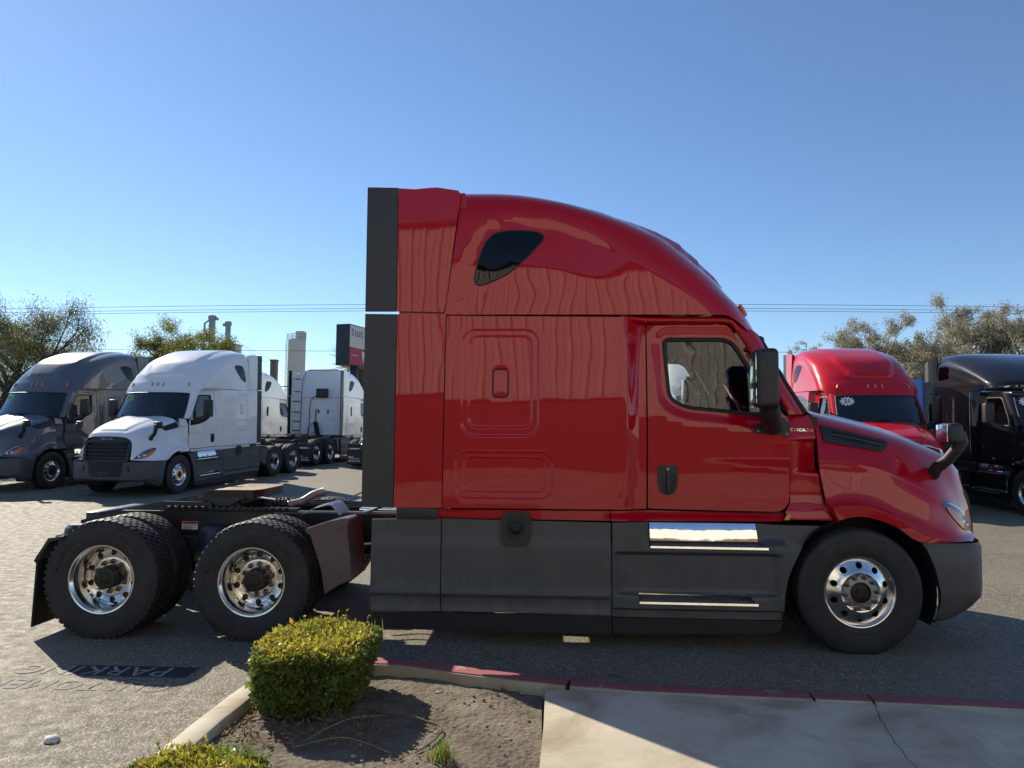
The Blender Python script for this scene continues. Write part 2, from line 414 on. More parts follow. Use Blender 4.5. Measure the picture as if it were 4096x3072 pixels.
ARC = [(-3.36, 2.9), (-3.342, 3.07), (-3.305, 3.297), (-3.241, 3.498), (-3.136, 3.619), (-3.004, 3.665), (-2.871, 3.674), (-2.607, 3.643), (-2.343, 3.568), (-2.081, 3.46), (-1.808, 3.332)]
ARCPOLY = ARC+[(-1.6, 3.2), (-1.5, 2.7), (-3.36, 2.7)]

# roof fairing: horizontal slices. (z, x of the nose on the centre line)
NOSE = [(2.60, -.50), (2.72, -.555), (2.80, -.63), (2.92, -.725), (3.0, -.795), (3.06, -.85), (3.12, -.897), (3.20, -.965), (3.367, -1.143), (3.53, -1.328), (3.657, -1.552), (3.755, -1.783), (3.838, -2.003), (3.91, -2.23), (3.955, -2.46), (3.985, -2.69), (4.0, -2.9), (4.012, -3.15)]
def roof_w(z):
    t = max(0, (z-2.8)/1.22); return (1.205-0.045*t)*(1-t**12)**0.25 if t < 1 else 0
def build_fairing(root, pm):
    zs = [2.81, 2.84, 2.88, 2.93, 2.98, 3.03, 3.07, 3.10, 3.125, 3.145, 3.165, 3.185, 3.21, 3.25, 3.32, 3.39, 3.46, 3.53, 3.59, 3.65, 3.70, 3.75, 3.79, 3.83, 3.865, 3.895, 3.92, 3.94, 3.955, 3.97, 3.98, 3.99, 3.998, 4.005, 4.010, 4.014]
    def outline(z):
        xf = interp(NOSE, z); w = roof_w(z); t = max(0, min(1, (z-2.8)/1.17)); xr = lerp(-3.478, -3.335, t)
        L = lerp(0.58, 0.95, sm(2.85, 3.7, z)); L = min(L, (xf-xr)*0.85); m = lerp(2.35, 2.7, sm(2.9, 3.6, z)); o = []
        ns = 30
        for i in range(ns+1):
            x = lerp(xr, xf-L, i/ns); o.append((x, w))
        nc = 26
        for i in range(1, nc+1):
            a = math.pi/2*i/nc; o.append((xf-L+L*math.sin(a)**(2/m), w*max(0, math.cos(a))**(2/m)))
        return o
    def shape(x, y, z):
        # recessed field round the little window, raised pad on the roof
        if y > 0.6:
            dn = poly_dist(x, z, ARC, False); ins = in_poly(x, z, ARCPOLY); f = 1-sm(-2.5, -1.85, x)
            if ins: y -= 0.014*f*sm(0.0, 0.035, dn)*(1-sm(0.035, 0.40, dn))
            y += wob(x, z, 0.0045, 1.6, 2.2, 9)*sm(2.83, 3.0, z)
        pad = sm(0.735, 0.680, y+0.20*sm(3.6, 3.1, z)) * sm(3.135, 3.165, z)
        return x+0.048*pad*sm(3.93, 3.6, z), y, z+0.032*pad
    rows = [outline(z) for z in zs]; n = len(rows[0]); V = []; g = G()
    for r_, z in zip(rows, zs):
        full = [(x, -y, z) for x, y in r_]+[(x, y, z) for x, y in reversed(r_[:-1])]
        for k_, (x, y, zz) in enumerate(full):
            a, b, c = shape(x, abs(y), zz)
            if z < 2.90:     # the lower lip dips over the windscreen corner
                dip = 0.165*sm(-1.08, -0.80, x); c = zz-dip*(2.90-z)/0.09*1.0 if z > 2.80 else c
                a = x+0.0
                if dip > 0: a = x+0.42*(zz-c)
            V.append((a, math.copysign(b, y) if abs(y) > 1e-9 else 0.0, c))
    m = 2*n-1
    g.grid(V, len(zs), m); g.f.append(tuple((len(zs)-1)*m+i for i in range(m)))
    # opening for the small window is a dark pane laid over the field
    part('roof_fairing', g, pm, root, 50)
    def S_roof(x, z):
        best = roof_w(z); a, b, c = shape(x, best, z); return b
    pane = skin_panel(ROOFWIN, S_roof, step=0.06, thick=0.006, off=0.004)
    ws = both('roof_window', pane, 'glass_privacy', root)
    bk = skin_panel(ROOFWIN, S_roof, step=0.08, thick=0.004, off=0.001)
    seal = G()
    rp = [(x, -(S_roof(x, z)+0.003), z) for x, z in resample(ROOFWIN, 0.03)]; seal.tube(rp+[rp[0]], 0.006, 6, False)
    for w_, g_ in zip(ws, (bk, mirror_g(bk))): obj('window_backing', nmesh('window_backing', g_), 'plastic_dark', w_)
    for w_, g_ in zip(ws, (seal, mirror_g(seal))): part('window_seal', g_, 'rubber_seal', w_)
    ln = G(); ln.tube([(-3.145, -(S_roof(-3.145, 3.345)+0.011), 3.345), (-2.72, -(S_roof(-2.72, 3.35)+0.011), 3.352)], 0.003, 6)
    for w_, g_ in zip(ws, (ln, mirror_g(ln))): part('divider', g_, 'rubber_seal', w_)
    return S_roof

# hood: rows of control points from the cowl to the nose (half width positive)
HOOD = [
 [(-.200, 0.00, 2.035), (.03, 0.00, 1.985), (.33, 0.00, 1.915), (.63, 0.00, 1.83), (.88, 0.00, 1.74), (1.06, 0.00, 1.645), (1.18, 0.00, 1.53)],
 [(-.200, 0.30, 2.033), (.03, 0.30, 1.982), (.33, 0.30, 1.910), (.63, 0.30, 1.825), (.88, 0.30, 1.733), (1.06, 0.29, 1.638), (1.178, 0.27, 1.525)],
 [(-.200, 0.56, 2.022), (.02, 0.56, 1.968), (.33, 0.57, 1.888), (.63, 0.57, 1.795), (.88, 0.56, 1.695), (1.065, 0.54, 1.605), (1.185, 0.50, 1.500)],
 [(-.225, 0.80, 1.965), (.00, 0.79, 1.915), (.31, 0.78, 1.835), (.61, 0.76, 1.735), (.86, 0.72, 1.620), (1.03, 0.68, 1.515), (1.145, 0.62, 1.42)],
 [(-.245, 0.930, 1.870), (.00, 0.92, 1.825), (.30, 0.90, 1.755), (.60, 0.87, 1.645), (.83, 0.82, 1.510), (1.02, 0.75, 1.380), (1.155, 0.655, 1.30)],
 [(-.255, 1.000, 1.735), (.00, 1.00, 1.700), (.30, 0.98, 1.635), (.58, 0.95, 1.530), (.82, 0.90, 1.385), (1.02, 0.80, 1.240), (1.185, 0.668, 1.16)],
 [(-.262, 1.050, 1.590), (-.03, 1.055, 1.580), (.24, 1.055, 1.525), (.50, 1.050, 1.410), (.74, 1.020, 1.285), (.98, 0.905, 1.130), (1.208, 0.670, 1.02)],
 [(-.260, 1.056, 1.560), (-.03, 1.062, 1.548), (.235, 1.066, 1.493), (.49, 1.063, 1.380), (.73, 1.036, 1.258), (.975, .918, 1.108), (1.210, .671, 1.005)],
 [(-.258, 1.058, 1.480), (-.03, 1.065, 1.455), (.22, 1.080, 1.405), (.46, 1.090, 1.310), (.70, 1.075, 1.190), (.96, 0.955, 1.050), (1.218, 0.672, 0.955)],
 [(-.225, 1.095, 1.245), (-.04, 1.105, 1.258), (.16, 1.118, 1.235), (.38, 1.130, 1.140), (.62, 1.125, 1.045), (.88, 1.040, 0.975), (1.140, 0.820, 0.935)],
 [(-.200, 1.150, 1.190), (-.04, 1.165, 1.210), (.14, 1.176, 1.190), (.34, 1.182, 1.100), (.56, 1.178, 0.990), (.81, 1.115, 0.940), (1.060, 0.960, 0.926)],
 [(-.188, 1.153, 1.165), (-.04, 1.168, 1.187), (.13, 1.179, 1.172), (.335, 1.185, 1.085), (.545, 1.182, .972), (.80, 1.125, .934), (1.045, .985, .924)],
 [(-.150, 1.158, 1.080), (-.04, 1.172, 1.112), (.095, 1.182, 1.110), (.30, 1.188, 1.040), (.49, 1.186, 0.920), (.75, 1.165, 0.917), (.975, 1.085, 0.918)],
]
def hood_at(r, t):
    """r in 0..1 over the rows, t in 0..1 from cowl to nose"""
    col = [catmull(row, t) for row in HOOD]; return catmull(col, r)
HS_R = np.linspace(0, 1, 90); HS_T = np.linspace(0, 1, 90)
HS = np.array([[hood_at(a, b) for b in HS_T] for a in HS_R])
def hood_find(p, q, ax=(0, 2), rmin=0.2):
    """(r,t) of the hood point whose two coordinates ax match (p,q)"""
    D = (HS[..., ax[0]]-p)**2+(HS[..., ax[1]]-q)**2; D[HS_R < rmin] = 9
    i, j = np.unravel_index(np.argmin(D), D.shape); r, t = HS_R[i], HS_T[j]; e = 1e-4
    for _ in range(6):
        a = hood_at(r, t); b = hood_at(r+e, t); c = hood_at(r, t+e)
        J = np.array([[(b[ax[0]]-a[ax[0]])/e, (c[ax[0]]-a[ax[0]])/e], [(b[ax[1]]-a[ax[1]])/e, (c[ax[1]]-a[ax[1]])/e]])
        if abs(np.linalg.det(J)) < 1e-6: break
        s_ = np.linalg.solve(J, [p-a[ax[0]], q-a[ax[1]]]); s_ = np.clip(s_, -.03, .03)
        r = min(1, max(rmin, r+s_[0])); t = min(1, max(0, t+s_[1]))
    return r, t
def hood_normal(r, t):
    e = 2e-3; r0, r1 = max(0, r-e), min(1, r+e); t0, t1 = max(0, t-e), min(1, t+e)
    n = (Vector(hood_at(r1, t))-Vector(hood_at(r0, t))).cross(Vector(hood_at(r, t1))-Vector(hood_at(r, t0))).normalized()
    return -n if n.y < -0.2 or (n.z < 0 and abs(n.y) < 0.3) else n
def hood_y(x, z):
    a = hood_at(*hood_find(x, z)); return a[1]
def hood_patch(poly, ax, off, step=0.03):
    """a cover that follows the hood over a polygon given in two coordinates"""
    vo, tris, B = cdt(poly, (), (), step); g = G()
    for p, q in vo:
        r, t = hood_find(p, q, ax); a = Vector(hood_at(r, t)); n = hood_normal(r, t)
        if n.y < 0: n = -n
        a = a+n*off; g.v.append((a.x, -a.y, a.z))
    g.f = list(tris); o = len(g.v)
    return g

def tyre_g(drive):
    g = G()
    half = [(.288, .100), (.292, .118), (.302, .126), (.325, .133), (.36, .139), (.41, .1415), (.45, .139), (.475, .133), (.490, .126)]
    top = [(.5005, .112), (.5035, .105)] if drive else [(.506, .116), (.512, .104), (.513, .078), (.502, .076), (.502, .066), (.514, .064), (.514, .036), (.502, .034), (.502, .024), (.515, .022), (.515, .0)]
    hp = half+top
    prof = [(r, -y) for r, y in hp]+[(r, y) for r, y in reversed(hp) if not (y == 0)]
    g.revolve(prof, 72)
    if drive:
        n = 54
        for i in range(n):
            for k_, (y0, y1, ph, h) in enumerate(((-.128, -.078, 0, .515), (-.072, -.028, .5, .516), (-.022, .022, 0, .516), (.028, .072, .5, .516), (.078, .128, 0, .515))):
                a0 = 2*math.pi*(i+ph)/n; da = 2*math.pi/n*0.36; sk = 0.010
                pts = []
                for rr in (.488 if abs(y0+y1) > .15 else .497, h):
                    for (aa, yy) in ((a0-da+sk, y0), (a0+da-sk*0.3, y0), (a0+da+sk, y1), (a0-da-sk*0.3, y1)):
                        r2 = rr-(0.010 if rr > .51 and abs(yy) > .1 else 0)
                        pts.append((r2*math.cos(aa), yy, r2*math.sin(aa)))
                g.add(pts, [(4, 5, 6, 7), (0, 1, 5, 4), (1, 2, 6, 5), (2, 3, 7, 6), (3, 0, 4, 7)])
    for rr in (.335, .455):
        g.tube([(rr*math.cos(2*math.pi*i/72), -(.1345 if rr < .4 else .1375), rr*math.sin(2*math.pi*i/72)) for i in range(73)], .003, 4, False)
    g.v = [(x, y*(1+0.06*sm(-0.40, -0.5, z)), max(z, -0.498)) for x, y, z in g.v]
    return g
def disc_g(r0, r1, prof, holes, hr):
    """wheel disc with round hand holes; prof: radius -> y"""
    ci = lambda r, n, cx=0, cz=0: [(cx+r*math.cos(2*math.pi*i/n), cz+r*math.sin(2*math.pi*i/n)) for i in range(n)]
    hs = [ci(r0, 40)]+[ci(hr, 16, rr*math.cos(a), rr*math.sin(a)) for rr, a in holes]
    loops = [ci(r, 48) for r, _ in prof if r0+.004 < r < r1-.004]
    vo, tris, B = cdt(ci(r1, 60), hs, loops, 0.02); g = G()
    f = lambda x, z: interp(prof, math.hypot(x, z))
    g.v = [(x, f(x, z), z) for x, z in vo]; g.f = list(tris)
    for h in B[2:]:
        n = len(h); o = len(g.v); g.v += [(x, f(x, z), z) for x, z in h]+[(x, f(x, z)+0.025, z) for x, z in h]
        g.f += [(o+i, o+(i+1) % n, o+n+(i+1) % n, o+n+i) for i in range(n)]
    return g
WM = {}
def wheel_meshes():
    W = WM
    W['steer'] = mesh_of('tyre', tyre_g(False), 40); W['drive'] = mesh_of('tyre', tyre_g(True), 30)
    hl = [(0.218, 2*math.pi*(i+.5)/10) for i in range(10)]
    g = disc_g(.085, .262, [(.085, -.128), (.150, -.128), (.160, -.132), (.172, -.127), (.205, -.108), (.235, -.094), (.262, -.082)], hl, .027)
    g.revolve([(.262, -.082), (.266, -.088), (.274, -.108), (.284, -.116), (.294, -.116), (.300, -.108), (.298, -.095), (.290, -.09), (.288, .10)], 60)
    g.revolve([(.085, -.128), (.083, -.10)], 40); W['rim_f'] = mesh_of('rim', g, 40)
    hl = [(0.205, 2*math.pi*(i+.5)/10) for i in range(10)]
    g = disc_g(.098, .246, [(.098, .034), (.163, .034), (.170, .036), (.18, .048), (.205, .060), (.228, .052), (.246, .020)], hl, .027)
    g.revolve([(.246, .020), (.252, -.02), (.258, -.075), (.266, -.098), (.276, -.108), (.282, -.118), (.293, -.120), (.301, -.112), (.299, -.098), (.290, -.09), (.288, .10)], 60); W['rim_r'] = mesh_of('rim', g, 40)
    g = G(); g.revolve([(.098, .036), (.100, -.005), (.094, -.03), (.086, -.036), (.086, -.052), (.092, -.056), (.092, -.074), (.084, -.078), (.052, -.080), (.046, -.092), (.030, -.096), (.022, -.088), (.0, -.088)], 32)
    for i in range(8):
        a = 2*math.pi*i/8; g.revolve([(.009, -.074), (.009, -.086), (0, -.088)], 6, Matrix.Translation((.070*math.cos(a), 0, .070*math.sin(a))))
    W['hub_r'] = mesh_of('hub', g, 35)
    g = G(); g.revolve([(.083, -.10), (.080, -.112), (.066, -.116), (.060, -.122), (.048, -.124), (.044, -.118), (.030, -.118), (.026, -.126), (.0, -.127)], 32)
    for i in range(6):
        a = 2*math.pi*i/6; g.revolve([(.006, -.114), (.006, -.122), (0, -.123)], 6, Matrix.Translation((.072*math.cos(a), 0, .072*math.sin(a))))
    W['hub_f'] = mesh_of('hub', g, 35)
    g = G(); g.revolve([(.023, .0), (.023, -.004), (.017, -.006), (.0165, -.032), (.013, -.036), (.010, -.048), (.0, -.050)], 12); W['nut'] = mesh_of('lug_nut', g, 35)
    g = G(); g.revolve([(.0, .07), (.225, .07), (.235, .09), (.235, .26), (.0, .26)], 32); W['drum'] = mesh_of('brake_drum', g, 35)
    g = G(); g.revolve([(.288, -.10), (.27, .0), (.10, .03), (.0, .03)], 40); W['rim_i'] = mesh_of('rim', g, 35)
    # raised sidewall lettering
    for key, words in (('letters_a', (('MICHELIN', 150, .060),)), ('letters_b', (('X LINE ENERGY D', 52, .038),))):
        g = G()
        for s_, mid, size in words:
            t = text_g(s_, size, 0.003, spacing=1.12, bold=.001); o = len(g.v); vv = []
            for x, y, z in t.v:
                a = R(mid)-x/.405; r = .395+z; vv.append((r*math.cos(a), -.1405+y*1.0, r*math.sin(a)))
            g.add(vv, t.f)
        W[key] = mesh_of('lettering', g, 30, False)
def wheel(root, x, y, kind, side, nuts=True):
    """side -1: outer face towards the truck's right"""
    w = empty('wheel', (x, y, 0.5), 0 if side < 0 else math.pi); w.parent = root
    if kind == 'inner':
        obj('tyre', WM['drive'], 'tyre', w); obj('rim', WM['rim_i'], 'hub_iron', w); return w
    f = kind == 'front'
    obj('tyre', WM['steer' if f else 'drive'], 'tyre', w); obj('rim', WM['rim_f' if f else 'rim_r'], 'aluminium', w)
    obj('hub', WM['hub_f' if f else 'hub_r'], 'hub_iron', w); obj('brake_drum', WM['drum'], 'hub_iron', w)
    if not f: 
        for key in ('letters_a', 'letters_b'): l = obj('lettering', WM[key], 'tyre_letter', w); l['d'] = 1
    for i in range(10):
        a = 2*math.pi*i/10+(0.1 if f else 0.25); n = obj('lug_nut', WM['nut'], 'lug_steel', w, (.130*math.cos(a), -.128 if f else .034, .130*math.sin(a))); n['d'] = 1
    return w

def ws(v, t):   # v: -1..1 across, t: 0 bottom .. 1 top
    z = lerp(1.985, 2.665, t); xc = interp([(1.98, -0.155), (2.04, -0.195), (2.24, -0.315), (2.40, -0.395), (2.60, -0.485), (2.70, -0.545)], z)
    w = lerp(1.015, 0.955, t); y = v*w; return (xc-0.20*abs(v)**2.4, y, z-0.02*abs(v)**4*(1 if t > .5 else 0))
def make_truck(root, pm, skirt='plastic_skirt'):
    """the whole tractor, every part a child of root"""
    # ---------------- cab and sleeper skin
    kl = [rrect(a-e, b-e, c+e, d+e, r+e) for (a, b, c, d, r, dp) in EMB for e in (-0.024, -0.016, -0.008, 0.0, 0.006)]
    kl += [rrect(KEY[0]-e, KEY[1]-e, KEY[2]+e, KEY[3]+e, KEY[4]+e, 4) for e in (-.014, -.009, -.004, .004, .009, .014)]
    fl = [[(x, 1.17), (x, 2.76)] for x in (-1.96, -1.93, -1.90, -1.87, -1.84, -1.81, -1.78, -1.76)]
    g = skin_panel([(-3.474, 1.152), (-1.742, 1.156), (-1.736, 2.772), (-1.93, 2.790), (-3.458, 2.799)], S_body, loops=kl+fl, step=0.05, thick=0.03)
    slp = both('sleeper_panel', g, pm, root)
    q = G(); rp = [(x, -(S_body(x, z)+.001), z) for x, z in resample(rrect(*KEY, 5), .02)]; q.tube(rp+[rp[0]], .006, 6, False)
    for o_, mi in zip(slp, (lambda q: q, mirror_g)): part('hatch_seal', mi(q), 'rubber_seal', o_)
    wo_ = lambda e: [(x, z) for x, z in smooth_off(WIN, e)]
    door_o = round_poly([(-1.728, 1.160), (-0.60, 1.140), (-0.532, 1.215), (-0.530, 1.935), (-0.586, 1.965), (-1.010, 2.742), (-1.724, 2.742)], [0.02, 0.08, 0.05, 0.03, 0.03, 0.06, 0.02], 3)
    dl = [wo_(e) for e in (.03, .05, .07, .09, .11)]+[[(-1.3, z), (-.55, z)] for z in (1.49, 1.51, 1.54, 1.57, 1.60)]
    g = skin_panel(door_o, S_body, [WIN], dl, 0.05, 0.03)
    doors = both('door', g, pm, root)
    inn = round_poly([(-1.72, 1.17), (-0.60, 1.15), (-0.54, 1.215), (-0.54, 1.94), (-1.01, 2.735), (-1.72, 2.735)], 0.03, 2)
    g2 = skin_panel(inn, S_body, [smooth_off(WIN, -0.012)], (), 0.09, 0.03, -0.05)
    pane = skin_panel(smooth_off(WIN, 0.0), S_body, (), (), 0.09, 0.004, -0.014)
    seal = G(); rp = [(x, -(S_body(x, z)-0.004), z) for x, z in resample(smooth_off(WIN, -0.008), 0.03)]; seal.tube(rp+[rp[0]], [0.018]*(len(rp)+1), 8, False)
    hp = round_poly([(-1.648, 1.525), (-1.476, 1.526), (-1.478, 1.36), (-1.503, 1.292), (-1.569, 1.268), (-1.626, 1.292), (-1.645, 1.36)], [.03, .03, .03, .02, .03, .02, .03], 3)
    hin = round_poly([(-1.622, 1.44), (-1.500, 1.44), (-1.500, 1.36), (-1.53, 1.295), (-1.595, 1.295), (-1.622, 1.36)], .015, 2)
    hpl = skin_panel(hp, S_body, [hin], (), .04, .014, .012)
    hbk = skin_panel(hp, S_body, (), (), .05, .004, .004)
    hbar = G(); hbar.box((-1.558, -(S_body(-1.558, 1.38)+.022), 1.382), (.030, .018, .200), .006)
    hcy = G(); hcy.revolve([(.0, -.014), (.010, -.014), (.012, -.008), (.012, 0)], 14, Matrix.Translation((-1.562, -(S_body(-1.56, 1.5)+.006), 1.495)))
    for dr, mi in zip(doors, (lambda q: q, mirror_g)):
        obj('door_lining', nmesh('door_lining', mi(g2)), 'interior_dark', dr)
        obj('door_window', nmesh('door_window', mi(pane)), 'glass_door', dr)
        part('window_seal', mi(seal), 'rubber_seal', dr)
        h = obj('handle_plate', nmesh('handle_plate', mi(hpl)), 'plastic_dark', dr)
        obj('handle_recess', nmesh('handle_recess', mi(hbk)), 'rubber_seal', dr)
        part('handle', mi(hbar), 'plastic_dark', dr); part('lock_cylinder', mi(hcy), 'steel_galvanised', dr)
    # rail above the door and the drip gutter
    g = G()
    pts = [(-1.95, -1.17, 2.800), (-1.75, -1.125, 2.782), (-1.40, -1.108, 2.782), (-1.06, -1.098, 2.780), (-0.985, -1.085, 2.755), (-0.90, -1.075, 2.64), (-0.75, -1.085, 2.39), (-0.60, -1.10, 2.13), (-0.53, -1.108, 2.00)]
    g.tube([catmull(pts, i/40) for i in range(41)], [0.014+0.012*sm(0, 6, i)-0.004*sm(20, 40, i) for i in range(41)], 10)
    both('drip_rail', g, pm, root)
    # ledge between fairing and door
    g = G(); n = 24; P = []
    for i in range(n):
        x = lerp(-1.96, -0.98, i/(n-1))
        for (dy, z) in ((0.0, 2.80), (0.012, 2.775), (0.03, 2.748)): P.append((x, -(lerp(1.20, 1.125, sm(-1.95, -1.75, x))-dy*2-0.02*sm(-1.2, -.95, x)), z))
    g.grid(P, n, 3); both('roof_rail', g, pm, root)
    # windscreen
    g = G(); nu, nv = 25, 13
    g.grid([ws(lerp(-1, 1, i/(nu-1)), j/(nv-1)) for i in range(nu) for j in range(nv)], nu, nv); wsh = part('windscreen', g, 'glass_windshield', root, 80)
    g = G(); ring = [ws(lerp(-1, 1, i/24), 0) for i in range(25)]+[ws(1, j/8) for j in range(1, 8)]+[ws(lerp(1, -1, i/24), 1) for i in range(25)]+[ws(-1, 1-j/8) for j in range(1, 8)]
    g.tube(ring+[ring[0]], 0.022, 6, False); part('windscreen_seal', g, 'rubber_seal', wsh)
    for s_ in (-1, 1):
        g = G(); p0 = Vector(ws(0.35*s_-.1, 0))+Vector((.03, 0, -.02)); pe = Vector(ws(0.35*s_+.45*(-1 if s_ > 0 else 1)+.05, .16))+Vector((.02, 0, 0))
        g.tube([p0, (p0+pe)/2+Vector((.02, 0, .01)), pe], [.010, .008, .005], 6); a = Vector(ws(.35*s_-.45, .10))+Vector((.018, 0, 0)); b = Vector(ws(.35*s_+.35, .13))+Vector((.018, 0, 0)); g.tube([a, (a+b)/2+Vector((.012, 0, 0)), b], .008, 6)
        w_ = part('wiper', g, 'rubber_seal', root)
    # A pillars
    g = G(); P = []
    n = 14
    for i in range(n):
        t = i/(n-1); d0 = Vector((lerp(-.520, -.985, t), -lerp(1.100, 1.078, t), lerp(1.965, 2.755, t))); w1 = Vector(ws(-1, t))+Vector((-.006, 0, 0)); w1.z = lerp(1.975, 2.675, t)
        for k_ in range(6):
            f = k_/5; q = d0.lerp(w1, f)+Vector((.02, -.028, 0))*math.sin(math.pi*f); P.append(q)
    g.grid(P, n, 6); both('windscreen_pillar', g, pm, root)
    g = G(); g.prism([(-.62, 1.90), (-.52, 1.90), (-.22, 1.93), (-.20, 1.975), (-.52, 1.96)], -.78, .78, 'y'); part('cowl', g, 'plastic_dark', root)
    # roof fairing, rear extensions
    S_roof = build_fairing(root, pm)
    def plate(name, poly, mat, y=1.212, th=.028, bow=0.012):
        f = lambda x, z: y+bow*sm(-4.2, -3.5, x)*0+wob(x, z, .0025, 2.0, 1.6, 3)+0.0
        return both(name, skin_panel(poly, f, (), (), .09, th), mat, root)
    plate('fairing_extension', [(-3.898, 2.838), (-3.490, 2.830), (-3.470, 2.90), (-3.412, 3.42), (-3.352, 3.87), (-3.372, 3.905), (-3.56, 3.935), (-3.63, 3.932), (-3.76, 3.920), (-3.90, 3.930)], pm, 1.203)
    plate('cab_extension', [(-3.892, 1.148), (-3.484, 1.150), (-3.470, 2.812), (-3.890, 2.812)], pm)
    plate('rubber_extension', [(-4.178, 3.942), (-3.906, 3.935), (-3.906, 2.838), (-4.176, 2.838)], 'plastic_extender', 1.200)
    plate('rubber_extension', [(-4.174, 2.815), (-3.897, 2.812), (-3.899, 1.146), (-4.170, 1.150)], 'plastic_extender', 1.208)
    # rear wall of the sleeper with pressed fields and brackets
    def S_back(y, z):
        d = 0
        for (a, b, c, e, r) in ((-.70, 1.80, -.08, 2.62, .10), (.08, 1.80, .70, 2.62, .10)): d -= .012*(1-sm(-.03, .005, rr_sdf(y, z, a, b, c, e, r)))
        for s_ in (-1, 1):
            tri = [(s_*.15, 1.70), (s_*.75, 1.70), (s_*.45, 1.25)]; q = poly_dist(y, z, tri); ins = in_poly(y, z, tri)
            d -= .012*sm(-.03, .03, q if ins else -q); tri = [(s_*.18, 3.05), (s_*.58, 3.05), (s_*.38, 3.35)]; q = poly_dist(y, z, tri); ins = in_poly(y, z, tri); d += .010*sm(-.02, .02, q if ins else -q)
        return d
    g = G(); ny, nz = 72, 96; P = [(-3.47-S_back(lerp(-1.19, 1.19, i/(ny-1)), lerp(1.16, 2.80, j/(nz-1)))*-1, lerp(-1.19, 1.19, i/(ny-1)), lerp(1.16, 2.80, j/(nz-1))) for i in range(ny) for j in range(nz)]
    g.grid(P, ny, nz); part('rear_wall', g, pm, root, 60)
    g = G(); nz = 60; P = []
    for i in range(ny):
        for j in range(nz):
            z = lerp(2.815, 4.005, j/(nz-1)); w_ = roof_w(z)-.02; y = lerp(-w_, w_, i/(ny-1)); t = (z-2.8)/1.17; P.append((lerp(-3.475, -3.335, t)+S_back(y, z), y, z))
    g.grid(P, ny, nz); part('rear_roof_wall', g, pm, root, 60)
    for z in (1.35, 1.75, 2.15, 2.62, 3.05, 3.60):
        g = G(); g.box((-3.58, -1.06, z), (.04, .26, .04), .01); g.box((-3.70, -1.16, z), (.22, .02, .04), .01); both('extension_bracket', g, 'plastic_dark', root)
    # underside of the cab and sill
    g = G(); g.box((-1.95, 0, 1.105), (2.95, 2.1, .06)); part('cab_floor', g, 'plastic_dark', root)
    S_sill = lambda x, z: lerp(1.205, 1.140, sm(-1.92, -1.74, x))-.02*sm(1.145, 1.05, z)-.03*sm(-.9, -.5, x)
    g = skin_panel([(-3.512, 1.066), (-2.056, 1.058), (-2.056, 1.140), (-3.512, 1.136)], S_sill, (), (), .08, .03); both('sill_panel', g, pm, root)
    g = skin_panel([(-2.048, 1.056), (-1.74, 1.052), (-.60, 1.062), (-.585, 1.125), (-1.73, 1.145), (-2.048, 1.142)], S_sill, (), [[(x, 1.06), (x, 1.14)] for x in (-1.92, -1.86, -1.80, -1.74)], .05, .03); both('sill_panel', g, pm, root)
    g = skin_panel([(-.585, 1.075), (-.545, 1.075), (-.520, 1.122), (-.560, 1.122)], lambda x, z: 1.118, (), (), .04, .02); both('side_marker', g, 'amber_lens', root)
    # cowl side between door and hood
    def S_cowl(x, z):
        up = sm(1.735, 1.76, z); lo = sm(1.50, 1.46, z)
        base = lerp(1.085, 1.03, sm(-.52, -.27, x))-.085*max(0, z-1.75)/.25
        return base-.05*sm(-.50, -.32, x)*(1-up)*(1-lo)+.012*up+.03*lo*sm(-.5, -.25, x)-.02+.045*sm(1.3, 1.06, z)
    g = skin_panel(round_poly([(-.518, 1.225), (-.570, 1.130), (-.520, 1.078), (-.160, 1.072), (-.224, 1.205), (-.256, 1.365), (-.266, 1.52), (-.270, 1.73), (-.274, 1.865), (-.315, 1.975), (-.47, 1.99), (-.518, 1.93)], .01, 1), S_cowl, (), [[(-.55, z), (-.2, z)] for z in (1.44, 1.46, 1.48, 1.50, 1.735, 1.745, 1.755, 1.76)], .04, .03)
    cw = both('cowl_panel', g, pm, root)
    tg = text_g('CASCADIA', .036, .0015, .28, spacing=1.25, bold=.0008)
    tg.v = [(x*1.05-.398, y-(S_cowl(x-.398, 1.835)+.004), z+1.835-.035*x) for x, y, z in tg.v]
    bd = part('badge', tg, 'chrome', cw[0], 0, False); bd['d'] = 1
    tl = text_g('CASCADIA', .036, .0015, .28, spacing=1.25, bold=.0008); tl.v = [(-x*1.05-.405, -(y-(S_cowl(-x-.405, 1.835)+.004)), z+1.835+.035*x) for x, y, z in tl.v]
    b2 = part('badge', tl, 'chrome', cw[1], 0, False); b2['d'] = 1
    # ---------------- hood
    g = G(); nr, nt = 74, 64; P = []
    rs = [i/(nr-1) for i in range(nr)]
    for r in rs:
        for j in range(nt):
            a = hood_at(r, j/(nt-1)); pad = 0
            if r < .2: pad = .022*sm(.50+.0, .42, a[1]+0.10*sm(.3, 1.1, a[0]))*sm(-.02, .08, a[0])*sm(1.05, .95, a[0])
            P.append((a[0], -a[1]+wob(a[0], a[2], .004, 2, 2, 4), a[2]+pad))
    g.grid(P, nr, nt)
    h2 = mirror_g(g); g.add(h2.v, h2.f)
    bm = bmesh.new(); me = bpy.data.meshes.new('hood'); me.from_pydata(g.v, [], g.f); bm.from_mesh(me)
    bmesh.ops.remove_doubles(bm, verts=bm.verts, dist=0.0005); bmesh.ops.recalc_face_normals(bm, faces=bm.faces); bm.to_mesh(me); bm.free()
    me.polygons.foreach_set('use_smooth', [True]*len(me.polygons)); me.set_sharp_from_angle(angle=R(55)); hood = obj('hood', me, pm, root)
    # folded rear edge and wheel arch liner
    g = G(); P = []
